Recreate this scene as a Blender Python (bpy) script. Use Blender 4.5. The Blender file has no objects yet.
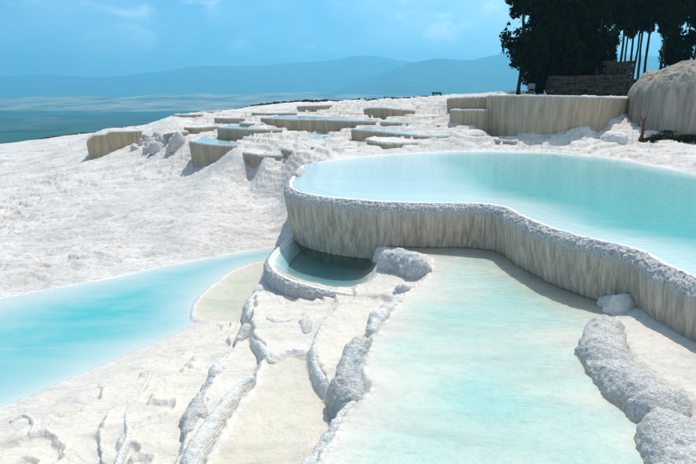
import bpy, math, random
import numpy as np
from mathutils import Vector

# ------------------------------------------------------------------ camera, sky, sun, exposure
sc = bpy.context.scene
F = 541.0                      # focal length in photograph pixels (696 wide)
PITCH = math.atan2(137.0, F)   # eye level lies 137 px above the centre of the picture
cam_d = bpy.data.cameras.new('camera')
cam_d.sensor_width = 36.0
cam_d.lens = 36.0 * F / 696.0
cam_d.clip_start = 0.1
cam_d.clip_end = 40000.0
cam = bpy.data.objects.new('camera', cam_d)
sc.collection.objects.link(cam)
cam.location = (0, 0, 0)
cam.rotation_euler = (math.pi / 2 - PITCH, 0, 0)
sc.camera = cam

SUN_EL, SUN_AZ = math.radians(64), math.radians(27)     # azimuth clockwise from +Y
world = bpy.data.worlds.new('World')
sc.world = world
world.use_nodes = True
wn, wl = world.node_tree.nodes, world.node_tree.links
wn.clear()
w_out = wn.new('ShaderNodeOutputWorld')
w_bg = wn.new('ShaderNodeBackground')
w_bg.inputs['Strength'].default_value = 0.115
sky = wn.new('ShaderNodeTexSky')
sky.sky_type = 'NISHITA'
sky.sun_disc = False
sky.sun_elevation = SUN_EL
sky.sun_rotation = SUN_AZ
sky.altitude = 400
sky.air_density = 1.0
sky.dust_density = 0.15
sky.ozone_density = 4.0
tint = wn.new('ShaderNodeMix'); tint.data_type = 'RGBA'; tint.blend_type = 'MULTIPLY'
tint.inputs['Factor'].default_value = 1.0
tint.inputs['B'].default_value = (0.74, 0.95, 1.04, 1)
wl.new(sky.outputs['Color'], tint.inputs['A'])
tc = wn.new('ShaderNodeTexCoord')
mp = wn.new('ShaderNodeMapping'); mp.inputs['Scale'].default_value = (1.0, 1.0, 2.2); mp.inputs['Location'].default_value = (3.3, 0.4, 0.0)
wl.new(tc.outputs['Generated'], mp.inputs['Vector'])
def w_noise(scale, detail, rough, lo, hi, amount):
    k = wn.new('ShaderNodeTexNoise'); k.inputs['Scale'].default_value = scale; k.inputs['Detail'].default_value = detail
    k.inputs['Roughness'].default_value = rough; k.inputs['Distortion'].default_value = .3
    wl.new(mp.outputs['Vector'], k.inputs['Vector'])
    m = wn.new('ShaderNodeMapRange'); m.inputs['From Min'].default_value = lo; m.inputs['From Max'].default_value = hi; m.inputs['To Max'].default_value = amount
    wl.new(k.outputs['Fac'], m.inputs['Value']); return m.outputs['Result']
def w_math(op, a, b):
    k = wn.new('ShaderNodeMath'); k.operation = op
    for q, v in zip(k.inputs, (a, b)):
        if hasattr(v, 'is_linked'): wl.new(v, q)
        else: q.default_value = v
    return k.outputs[0]
sx = wn.new('ShaderNodeSeparateXYZ'); wl.new(tc.outputs['Generated'], sx.inputs[0])
cover = wn.new('ShaderNodeMapRange'); wl.new(sx.outputs['X'], cover.inputs['Value'])      # the veil thickens towards the sunny side
for nm, q in zip(('From Min', 'From Max', 'To Min', 'To Max'), (-.55, .25, .25, 1.0)): cover.inputs[nm].default_value = q
veil = w_math('MULTIPLY', w_noise(3.2, 6, .6, .36, .66, .8), cover.outputs['Result'])
puff = w_math('MULTIPLY', w_noise(11, 9, .62, .53, .70, .9), w_math('ADD', cover.outputs['Result'], .15))
r1 = w_math('MINIMUM', w_math('ADD', veil, puff), .95)
mixc = wn.new('ShaderNodeMix'); mixc.data_type = 'RGBA'
mixc.inputs['B'].default_value = (12.0, 12.2, 12.2, 1)
wl.new(tint.outputs['Result'], mixc.inputs['A'])
wl.new(r1, mixc.inputs['Factor'])
wl.new(mixc.outputs['Result'], w_bg.inputs['Color'])
wl.new(w_bg.outputs['Background'], w_out.inputs['Surface'])

sun_dir = Vector((math.cos(SUN_EL) * math.sin(SUN_AZ), math.cos(SUN_EL) * math.cos(SUN_AZ), math.sin(SUN_EL)))
sd_ = bpy.data.lights.new('sun', 'SUN')
sd_.energy = 4.1
sd_.angle = math.radians(0.53)
sd_.color = (1.0, 0.915, 0.81)
sun = bpy.data.objects.new('sun', sd_)
sc.collection.objects.link(sun)
sun.location = (20, 20, 60)
sun.rotation_euler = (-sun_dir).to_track_quat('-Z', 'Y').to_euler()

sc.view_settings.view_transform = 'Standard'
sc.view_settings.look = 'None'
sc.view_settings.gamma = 1.0
sc.view_settings.use_curve_mapping = False
sc.view_settings.exposure = 0.17
sc.render.engine = 'CYCLES'
sc.cycles.use_denoising = True
sc.cycles.max_bounces = 8
sc.cycles.diffuse_bounces = 4
sc.cycles.transparent_max_bounces = 16
sc.cycles.volume_bounces = 2
sc.cycles.sample_clamp_indirect = 6.0

COL = sc.collection
rng = np.random.default_rng(7)

# ------------------------------------------------------------------ perspective helpers
cth, sth = math.cos(PITCH), math.sin(PITCH)
def ray(u, v):
    a = (u - 348.0) / F
    b = -(v - 232.0) / F
    return np.array([a, cth + b * sth, -sth + b * cth])
def atz(u, v, z):
    d = ray(u, v); t = z / d[2]; return d * t
def aty(u, v, Y):
    d = ray(u, v); return d * (Y / d[1])

# ------------------------------------------------------------------ noise
def _h(i, j, k, s):
    n = (i.astype(np.uint32) * np.uint32(374761393) + j.astype(np.uint32) * np.uint32(668265263)
         + k.astype(np.uint32) * np.uint32(2147483647) + np.uint32((s * 974634777) & 0xffffffff))
    n = (n ^ (n >> np.uint32(13))) * np.uint32(1274126177)
    n = (n ^ (n >> np.uint32(16))) * np.uint32(2246822519)
    return ((n ^ (n >> np.uint32(15))) & np.uint32(0xffffff)).astype(np.float64) / 16777215.0
def vnoise(x, y, z=0.0, s=0):
    x, y, z = np.broadcast_arrays(np.asarray(x, float), np.asarray(y, float), np.asarray(z, float))
    xi, yi, zi = np.floor(x), np.floor(y), np.floor(z)
    fx, fy, fz = x - xi, y - yi, z - zi
    fx = fx * fx * fx * (fx * (fx * 6 - 15) + 10); fy = fy * fy * fy * (fy * (fy * 6 - 15) + 10); fz = fz * fz * fz * (fz * (fz * 6 - 15) + 10)
    xi, yi, zi = xi.astype(np.int64), yi.astype(np.int64), zi.astype(np.int64)
    def c(a, b, d): return _h(xi + a, yi + b, zi + d, s)
    x00 = c(0, 0, 0) * (1 - fx) + c(1, 0, 0) * fx; x10 = c(0, 1, 0) * (1 - fx) + c(1, 1, 0) * fx
    x01 = c(0, 0, 1) * (1 - fx) + c(1, 0, 1) * fx; x11 = c(0, 1, 1) * (1 - fx) + c(1, 1, 1) * fx
    return ((x00 * (1 - fy) + x10 * fy) * (1 - fz) + (x01 * (1 - fy) + x11 * fy) * fz) * 2 - 1
def fbm(x, y, z=0.0, o=4, s=0, g=0.5):
    t = 0; a = 1.0; n = 0
    for i in range(o):
        f = 2.03 ** i
        t = t + a * vnoise(x * f, y * f, z * f, s + i); n += a; a *= g
    return t / n
def worley(x, y, z, s=0):
    xi, yi, zi = np.floor(x).astype(np.int64), np.floor(y).astype(np.int64), np.floor(z).astype(np.int64)
    best = np.full(np.shape(x), 9.0)
    for a in (-1, 0, 1):
        for b in (-1, 0, 1):
            for c in (-1, 0, 1):
                p, q, r = xi + a, yi + b, zi + c
                dx = p + _h(p, q, r, s) - x; dy = q + _h(p, q, r, s + 11) - y; dz = r + _h(p, q, r, s + 23) - z
                best = np.minimum(best, dx * dx + dy * dy + dz * dz)
    return np.sqrt(best)
def sstep(a, b, x):
    t = np.clip((x - a) / (b - a), 0, 1); return t * t * (3 - 2 * t)

# ------------------------------------------------------------------ curves
def smooth_path(pts, step, closed=False):
    P = np.asarray(pts, float); n = len(P); out = []
    rngk = range(n) if closed else range(n - 1)
    for i in rngk:
        if closed:
            p0, p1, p2, p3 = P[(i - 1) % n], P[i], P[(i + 1) % n], P[(i + 2) % n]
        else:
            p1, p2 = P[i], P[i + 1]
            p0 = P[i - 1] if i > 0 else 2 * p1 - p2
            p3 = P[i + 2] if i + 2 < n else 2 * p2 - p1
        t = np.linspace(0, 1, 24, endpoint=False)[:, None]
        a = np.linalg.norm(p1 - p0) ** .5 + 1e-6; b = np.linalg.norm(p2 - p1) ** .5 + 1e-6; c = np.linalg.norm(p3 - p2) ** .5 + 1e-6
        m1 = (p2 - p1 + b * ((p1 - p0) / a - (p2 - p0) / (a + b))); m2 = (p2 - p1 + b * ((p3 - p2) / c - (p3 - p1) / (b + c)))
        out.append((2 * t ** 3 - 3 * t ** 2 + 1) * p1 + (t ** 3 - 2 * t ** 2 + t) * m1 + (-2 * t ** 3 + 3 * t ** 2) * p2 + (t ** 3 - t ** 2) * m2)
    out.append(P[:1] if closed else P[-1:])
    Q = np.concatenate(out)
    L = np.concatenate([[0], np.cumsum(np.linalg.norm(np.diff(Q[:, :2], axis=0), axis=1))])
    k = max(4, int(L[-1] / step))
    s = np.linspace(0, L[-1], k + 1)
    R = np.stack([np.interp(s, L, Q[:, j]) for j in range(Q.shape[1])], 1)
    return (R[:-1], s[:-1]) if closed else (R, s)
def sdf(poly, X, Y):
    """signed distance to a closed polygon, negative inside"""
    poly = np.asarray(poly)[:, :2]
    out = np.full(X.shape, 99.0)
    lo, hi = poly.min(0) - 6.0, poly.max(0) + 6.0
    m = (X > lo[0]) & (X < hi[0]) & (Y > lo[1]) & (Y < hi[1])
    x, y = X[m], Y[m]
    best = np.full(x.shape, 1e9); ins = np.zeros(x.shape, bool)
    for a, b in zip(poly, np.roll(poly, -1, 0)):
        e = b - a
        t = np.clip(((x - a[0]) * e[0] + (y - a[1]) * e[1]) / (e @ e + 1e-12), 0, 1)
        best = np.minimum(best, (x - a[0] - t * e[0]) ** 2 + (y - a[1] - t * e[1]) ** 2)
        c = (a[1] > y) != (b[1] > y)
        ins ^= c & (x < (b[0] - a[0]) * (y - a[1]) / (b[1] - a[1] + 1e-12) + a[0])
    d = np.sqrt(best); out[m] = np.where(ins, -d, d)
    return out
def dist_line(line, X, Y):
    out = np.full(X.shape, 99.0); line = np.asarray(line)[:, :2]
    lo, hi = line.min(0) - 4.0, line.max(0) + 4.0
    m = (X > lo[0]) & (X < hi[0]) & (Y > lo[1]) & (Y < hi[1])
    x, y = X[m], Y[m]; best = np.full(x.shape, 1e9)
    for a, b in zip(line[:-1], line[1:]):
        e = b - a
        t = np.clip(((x - a[0]) * e[0] + (y - a[1]) * e[1]) / (e @ e + 1e-12), 0, 1)
        best = np.minimum(best, (x - a[0] - t * e[0]) ** 2 + (y - a[1] - t * e[1]) ** 2)
    out[m] = np.sqrt(best); return out

# ------------------------------------------------------------------ materials
def new_mat(name):
    m = bpy.data.materials.new(name); m.use_nodes = True
    nt = m.node_tree; nt.nodes.clear()
    return m, nt.nodes, nt.links
class NB:
    """small node builder"""
    def __init__(s, name):
        s.m, s.n, s.l = new_mat(name)
        s.out = s.n.new('ShaderNodeOutputMaterial')
        s.tc = s.n.new('ShaderNodeTexCoord')
        s.geo = s.n.new('ShaderNodeNewGeometry')
        s.pos = s.geo.outputs['Position']
    def put(s, sock, v):
        if hasattr(v, 'is_linked'): s.l.new(v, sock)
        elif v is not None:
            if isinstance(v, (tuple, list)) and len(v) == 3 and sock.type == 'RGBA': v = (*v, 1)
            sock.default_value = v
    def mapv(s, scale, vec=None):
        k = s.n.new('ShaderNodeMapping'); s.put(k.inputs['Vector'], vec or s.pos); k.inputs['Scale'].default_value = scale
        return k.outputs['Vector']
    def noise(s, scale, detail=4, rough=.55, vec=None, dist=0.0):
        k = s.n.new('ShaderNodeTexNoise'); s.put(k.inputs['Vector'], vec or s.pos)
        k.inputs['Scale'].default_value = scale; k.inputs['Detail'].default_value = detail
        k.inputs['Roughness'].default_value = rough; k.inputs['Distortion'].default_value = dist
        return k.outputs['Fac']
    def voro(s, scale, vec=None, out='Distance', feat='F1', rnd=1.0):
        k = s.n.new('ShaderNodeTexVoronoi'); k.feature = feat; s.put(k.inputs['Vector'], vec or s.pos)
        k.inputs['Scale'].default_value = scale; k.inputs['Randomness'].default_value = rnd
        return k.outputs[out]
    def mr(s, v, a, b, c=0.0, d=1.0):
        k = s.n.new('ShaderNodeMapRange'); s.put(k.inputs['Value'], v)
        for nm, q in zip(('From Min', 'From Max', 'To Min', 'To Max'), (a, b, c, d)): k.inputs[nm].default_value = q
        return k.outputs['Result']
    def mix(s, f, a, b, mode='MIX'):
        k = s.n.new('ShaderNodeMix'); k.data_type = 'RGBA'; k.blend_type = mode
        s.put(k.inputs['Factor'], f); s.put(k.inputs['A'], a); s.put(k.inputs['B'], b)
        return k.outputs['Result']
    def math(s, op, a, b=None):
        k = s.n.new('ShaderNodeMath'); k.operation = op; s.put(k.inputs[0], a)
        if b is not None: s.put(k.inputs[1], b)
        return k.outputs[0]
    def attr(s, name):
        k = s.n.new('ShaderNodeAttribute'); k.attribute_name = name; return k.outputs['Fac']
    def bump(s, h, strength, dist, nrm=None):
        k = s.n.new('ShaderNodeBump'); s.put(k.inputs['Height'], h); k.inputs['Strength'].default_value = strength
        k.inputs['Distance'].default_value = dist
        if nrm is not None: s.put(k.inputs['Normal'], nrm)
        return k.outputs['Normal']
    def pbr(s, col, rough=.7, nrm=None, spec=.3, **kw):
        k = s.n.new('ShaderNodeBsdfPrincipled'); s.put(k.inputs['Base Color'], col); s.put(k.inputs['Roughness'], rough)
        k.inputs['Specular IOR Level'].default_value = spec
        if nrm is not None: s.put(k.inputs['Normal'], nrm)
        for a, b in kw.items(): s.put(k.inputs[a], b)
        s.l.new(k.outputs[0], s.out.inputs['Surface']); return s.m

def mat_ground():
    b = NB('travertine_ground')
    cream = b.attr('cream'); wet = b.attr('wet')
    nA = b.noise(.55, 6, .6); nB = b.noise(3.2, 6, .65); nC = b.noise(19, 5, .65)
    c = b.mix(b.mr(nA, .35, .68), (.69, .645, .605), (.55, .51, .48))
    big = b.noise(.22, 5, .62, b.mapv((.7, 1.5, 1)), 1.0)
    c = b.mix(b.math('MULTIPLY', b.mr(big, .50, .66), .55), c, (.47, .445, .43))
    c = b.mix(b.math('MULTIPLY', b.mr(nB, .50, .74), .55), c, (.58, .525, .455))
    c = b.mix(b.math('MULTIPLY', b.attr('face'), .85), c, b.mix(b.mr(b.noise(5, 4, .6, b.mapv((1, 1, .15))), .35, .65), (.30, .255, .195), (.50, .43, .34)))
    c = b.mix(b.math('MULTIPLY', cream, b.mr(nB, .25, .7, .7, 1.0)), c, (.70, .63, .535))
    mt = b.noise(7.5, 6, .7, None, .6)
    c = b.mix(b.math('MULTIPLY', b.mr(mt, .48, .66), b.math('SUBTRACT', .72, b.math('MULTIPLY', cream, .6))), c, (.34, .325, .315))
    crk = b.noise(.8, 7, .62, b.mapv((.55, 1.5, 1.5)), .9)
    sxyz = b.n.new('ShaderNodeSeparateXYZ'); b.l.new(b.pos, sxyz.inputs[0])
    crk = b.math('MULTIPLY', b.math('MULTIPLY', b.mr(sxyz.outputs['Y'], 12, 17), b.mr(b.noise(.35, 3, .6), .45, .62)), b.mr(b.math('ABSOLUTE', b.math('SUBTRACT', crk, .5)), 0, .022, .38, 0))
    c = b.mix(crk, c, (.40, .39, .385))
    sp = b.math('MULTIPLY', b.mr(nC, .60, .76), b.mr(nA, .45, .62))
    c = b.mix(b.math('MULTIPLY', sp, .55), c, (.36, .31, .25))
    fl = b.noise(1.1, 7, .68, b.mapv((.6, 1.5, 1.6)), 1.6)          # faint flow marks across the slope
    c = b.mix(b.math('MULTIPLY', b.mr(fl, .50, .70), .6), c, (.42, .415, .42))
    c = b.mix(b.math('MULTIPLY', b.math('MULTIPLY', wet, b.math('SUBTRACT', 1.0, cream)), .75), c, (.80, .80, .785))
    h = b.math('ADD', b.math('MULTIPLY', nC, .32), b.math('MULTIPLY', b.noise(70, 3, .6), .08))
    h = b.math('ADD', h, b.math('MULTIPLY', nB, 1.0))
    rn = b.math('SUBTRACT', .72, b.math('MULTIPLY', wet, .42))
    pit = b.math('SUBTRACT', 1.0, b.mr(b.voro(26, b.mapv((1, 1.3, 1))), .0, .28))
    h = b.math('SUBTRACT', h, b.math('MULTIPLY', b.math('MULTIPLY', pit, b.mr(nB, .42, .6)), b.math('SUBTRACT', .40, b.math('MULTIPLY', b.math('MAXIMUM', cream, wet), .34))))
    h = b.math('SUBTRACT', b.math('ADD', h, b.math('MULTIPLY', fl, 1.2)), b.math('MULTIPLY', crk, .35))
    return b.pbr(c, rn, b.bump(h, .85, .06), .35)
def mat_wall(name, base=(.63, .535, .43), dark=(.34, .28, .22), warm=(.57, .475, .36), fs=1.0, lip=(.83, .82, .80)):
    b = NB(name)
    up = b.attr('crust'); foot = b.attr('foot')
    st = b.noise(11 * fs, 6, .68, b.mapv((1, 1, .05)), .1)          # drip streaks
    st2 = b.noise(42 * fs, 3, .6, b.mapv((1, 1, .04)))
    pt = b.noise(1.1, 4, .6)
    c = b.mix(b.mr(st, .38, .60), dark, base)
    c = b.mix(b.math('MULTIPLY', b.mr(pt, .45, .7), .6), c, warm)
    c = b.mix(b.math('MULTIPLY', b.mr(st2, .5, .72), .35), c, (.22, .21, .20))
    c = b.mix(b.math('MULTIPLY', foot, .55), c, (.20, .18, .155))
    gr = b.noise(34 * fs, 4, .7)
    crust = b.mix(b.mr(gr, .40, .62), (.29, .28, .275), (.66, .64, .615))
    c = b.mix(b.mr(up, .05, .5), c, crust)
    c = b.mix(b.mr(up, .82, .97), c, b.mix(b.mr(b.noise(9 * fs, 5, .7), .5, .72), lip, tuple(q * .68 for q in lip)))
    h = b.math('ADD', b.math('MULTIPLY', st, .8), b.math('MULTIPLY', b.noise(45 * fs, 4, .65), .45))
    return b.pbr(c, .8, b.bump(h, .6, .035 / fs), .25)
def mat_roll(name='popcorn_travertine', hi=(.64, .625, .61), lo=(.32, .315, .32), blue=0.0, a=.37, z=.60):
    b = NB(name)
    gr = b.noise(30, 5, .72); gm = b.noise(4.5, 4, .6)
    c = b.mix(b.mr(gr, a, z), lo, hi)
    c = b.mix(b.math('MULTIPLY', b.mr(gm, .42, .66), .55), c, (.66, .61, .54))
    if blue: c = b.mix(b.math('MULTIPLY', b.mr(b.noise(3.1, 3, .6), .48, .66), blue), c, (.14, .26, .36))  # blue grey tone mixed in over noise patches
    h = b.math('ADD', gr, b.math('MULTIPLY', b.voro(48), -.6))
    return b.pbr(c, .78, b.bump(h, .75, .03), .25)
def mat_water(name, deep=None, shallow=None, d1=.45, tint=(.80, .95, .95), wave=7.0, ws=.10, rough=.025, patch=.25, dmax=.3):
    """mineral water: milky and coloured by depth (deep/shallow given) or clear and tinted by depth"""
    b = NB(name)
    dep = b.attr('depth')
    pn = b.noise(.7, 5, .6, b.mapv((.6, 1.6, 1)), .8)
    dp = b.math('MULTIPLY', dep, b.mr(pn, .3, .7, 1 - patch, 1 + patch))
    wv = b.noise(wave, 4, .6, b.mapv((.7, 1.5, 1)), .3)
    wv = b.math('ADD', wv, b.math('MULTIPLY', b.noise(wave * 3.7, 2, .5, b.mapv((.8, 1.4, 1))), .3))
    nr = b.bump(wv, ws, .10)
    tr = b.n.new('ShaderNodeBsdfTransparent'); b.put(tr.inputs['Color'], b.mix(b.mr(dp, 0, dmax), (.985, .985, .975), tint))
    body = tr
    if deep:
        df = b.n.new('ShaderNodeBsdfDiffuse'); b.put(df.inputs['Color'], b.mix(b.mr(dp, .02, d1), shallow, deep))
        body = b.n.new('ShaderNodeMixShader'); b.put(body.inputs[0], b.mr(dep, 0, .004, 0, .96)); b.l.new(tr.outputs[0], body.inputs[1]); b.l.new(df.outputs[0], body.inputs[2])
    gl = b.n.new('ShaderNodeBsdfGlossy'); gl.inputs['Roughness'].default_value = rough; b.put(gl.inputs['Normal'], nr)
    fr = b.n.new('ShaderNodeFresnel'); fr.inputs['IOR'].default_value = 1.33; b.put(fr.inputs['Normal'], nr)
    m2 = b.n.new('ShaderNodeMixShader'); b.l.new(fr.outputs[0], m2.inputs[0]); b.l.new(body.outputs[0], m2.inputs[1]); b.l.new(gl.outputs[0], m2.inputs[2])
    b.l.new(m2.outputs[0], b.out.inputs['Surface'])
    return b.m
def mat_simple(name, c1, c2, scale, rough=.85, bs=.4, bd=.03, lo=.35, hi=.65, spec=.15):
    b = NB(name); n = b.noise(scale, 5, .65)
    return b.pbr(b.mix(b.mr(n, lo, hi), c1, c2), rough, b.bump(n, bs, bd), spec)

M_GROUND = mat_ground()
M_WALL = mat_wall('fluted_travertine_wall')
M_FAR = mat_wall('far_travertine_wall', (.46, .375, .27), (.29, .235, .165), (.50, .37, .225), .45, (.60, .57, .52))
M_FARG = mat_wall('grey_travertine_wall', (.46, .37, .275), (.31, .25, .18), (.49, .38, .255), .5, (.62, .60, .56))
M_ROLL = mat_roll()
M_ROLLB = mat_roll('blue_grey_travertine', blue=.5)
M_ROLLW = mat_roll('pale_popcorn_travertine', (.71, .685, .655), (.40, .385, .38), 0.0, .30, .47)
M_LEDGE = mat_simple('terrace_top_travertine', (.64, .625, .60), (.48, .44, .39), 2.2)

# ------------------------------------------------------------------ object helpers
def link(o, parent=None):
    COL.objects.link(o)
    if parent is not None: o.parent = parent
    return o
def mesh_obj(name, V, Fc, mat, parent=None, smooth=True, attrs=None):
    me = bpy.data.meshes.new(name)
    V = np.ascontiguousarray(V, np.float32)
    Fc = np.asarray(Fc, np.int32) if not isinstance(Fc, list) else Fc
    if isinstance(Fc, list):
        me.from_pydata(V.tolist(), [], Fc)
    else:
        n, k = Fc.shape
        me.vertices.add(len(V)); me.vertices.foreach_set('co', V.ravel())
        me.loops.add(n * k); me.loops.foreach_set('vertex_index', Fc.ravel())
        me.polygons.add(n); me.polygons.foreach_set('loop_start', np.arange(n, dtype=np.int32) * k)
        me.update(calc_edges=True)
    if smooth: me.polygons.foreach_set('use_smooth', np.ones(len(me.polygons), bool))
    for nm, arr in (attrs or {}).items():
        a = me.attributes.new(nm, 'FLOAT', 'POINT'); a.data.foreach_set('value', np.ascontiguousarray(arr, np.float32))
    me.materials.append(mat)
    return link(bpy.data.objects.new(name, me), parent)
def tag(o, label=None, cat=None, group=None, kind=None):
    if label: o['label'] = label
    if cat: o['category'] = cat
    if group: o['group'] = group
    if kind: o['kind'] = kind
    return o
def empty(name, loc, label, cat, group=None):
    o = link(bpy.data.objects.new(name, None)); o.location = [float(q) for q in loc]; o.empty_display_size = .2
    return tag(o, label, cat, group)
def grid_faces(n, m, closed=False):
    i = np.arange(n if closed else n - 1)[:, None]; j = np.arange(m - 1)[None]
    a = i * m + j; b = ((i + 1) % n) * m + j
    return np.stack([a, b, b + 1, a + 1], -1).reshape(-1, 4)

# ------------------------------------------------------------------ pools (outlines in the world, from their levels)
ZA, ZB, ZB2, ZC, ZE, ZF, ZD = -2.40, -4.50, -4.43, -3.40, -3.80, -3.92, -3.18
def up(pts, z): return np.array([atz(u, v, z)[:2] for u, v in pts])
rimA_px = [(301, 166), (292, 176), (288, 184), (291, 190), (305, 195), (325, 198.5), (350, 201), (385, 203.5), (420, 204.5), (460, 205), (488, 206), (503, 208.5), (515, 215),
           (530, 222), (550, 230), (575, 237.5), (605, 244.5), (628, 249.5), (641, 254), (655, 263), (675, 272.5), (700, 284), (740, 303), (800, 335)]
rimA, sA = smooth_path(up(rimA_px, ZA), .014)
shoreA = up([(860, 240), (800, 195), (740, 180), (696, 174), (660, 167), (630, 161.5), (600, 157), (560, 153.5), (520, 152), (480, 151), (440, 152), (400, 154), (360, 157), (330, 161), (312, 164.5)], ZA)
def offset(path, d):
    t = np.gradient(path, axis=0); t /= np.linalg.norm(t, axis=1)[:, None] + 1e-9
    return path + np.stack([t[:, 1], -t[:, 0]], 1) * d      # right of travel for d > 0
rimA_s = smooth_path(up(rimA_px, ZA), .25)[0]
polyA = np.concatenate([offset(rimA_s, -.45), shoreA])      # travel runs left to right, the pool lies on its left
polyB = smooth_path(up([(-260, 345), (-120, 322), (0, 299), (60, 288), (110, 279), (160, 268), (205, 259), (245, 252), (276, 247.5), (286, 252), (268, 259), (240, 266), (214, 283), (197, 301), (197, 320),
                        (170, 337), (130, 353), (100, 366), (60, 383), (30, 396), (0, 409), (-80, 445), (-260, 520)], ZB), .3, True)[0]
polyB2 = smooth_path(up([(201, 317), (199, 302), (216, 285), (242, 269), (268, 262), (262, 272), (256, 285), (249, 303), (241, 322), (222, 322)], ZB2), .15, True)[0]
polyC = smooth_path(up([(380, 244), (440, 244), (500, 246), (528, 262), (566, 278), (602, 293), (612, 308), (604, 335), (612, 362), (632, 387), (660, 405), (676, 422), (680, 450), (690, 500), (700, 640), (230, 640),
                        (300, 500), (322, 464), (338, 437), (356, 408), (372, 385), (366, 366), (372, 345), (384, 325), (396, 306), (412, 290), (430, 276), (430, 256)], ZC), .15, True)[0]
polyE = smooth_path(up([(290, 238), (284, 246), (275, 256), (275, 266), (290, 275), (315, 283), (345, 288), (366, 286), (372, 272), (400, 262), (380, 245), (330, 240)], ZE), .12, True)[0]
polyF = smooth_path(up([(268, 352), (290, 347), (312, 352), (318, 372), (333, 392), (346, 402), (336, 428), (318, 452), (295, 500), (190, 500), (215, 452), (238, 408), (258, 380)], ZF), .15, True)[0]

ZG, ZH, ZJ = -3.86, -3.72, -4.06
polyG = smooth_path(up([(264, 290), (290, 303), (330, 304), (331, 314), (319, 330), (314, 352), (290, 349), (272, 356), (260, 342), (254, 326), (256, 306)], ZG), .12, True)[0]
polyH = smooth_path(up([(335, 312), (352, 301), (380, 302), (390, 306), (376, 330), (368, 352), (364, 372), (366, 390), (350, 393), (335, 386), (321, 368), (317, 347), (324, 328)], ZH), .12, True)[0]
polyJ = smooth_path(up([(252, 330), (275, 362), (262, 378), (244, 398), (226, 422), (210, 450), (198, 472), (185, 510), (140, 510), (184, 452), (200, 414), (209, 392), (219, 372), (236, 346)], ZJ), .12, True)[0]
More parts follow.
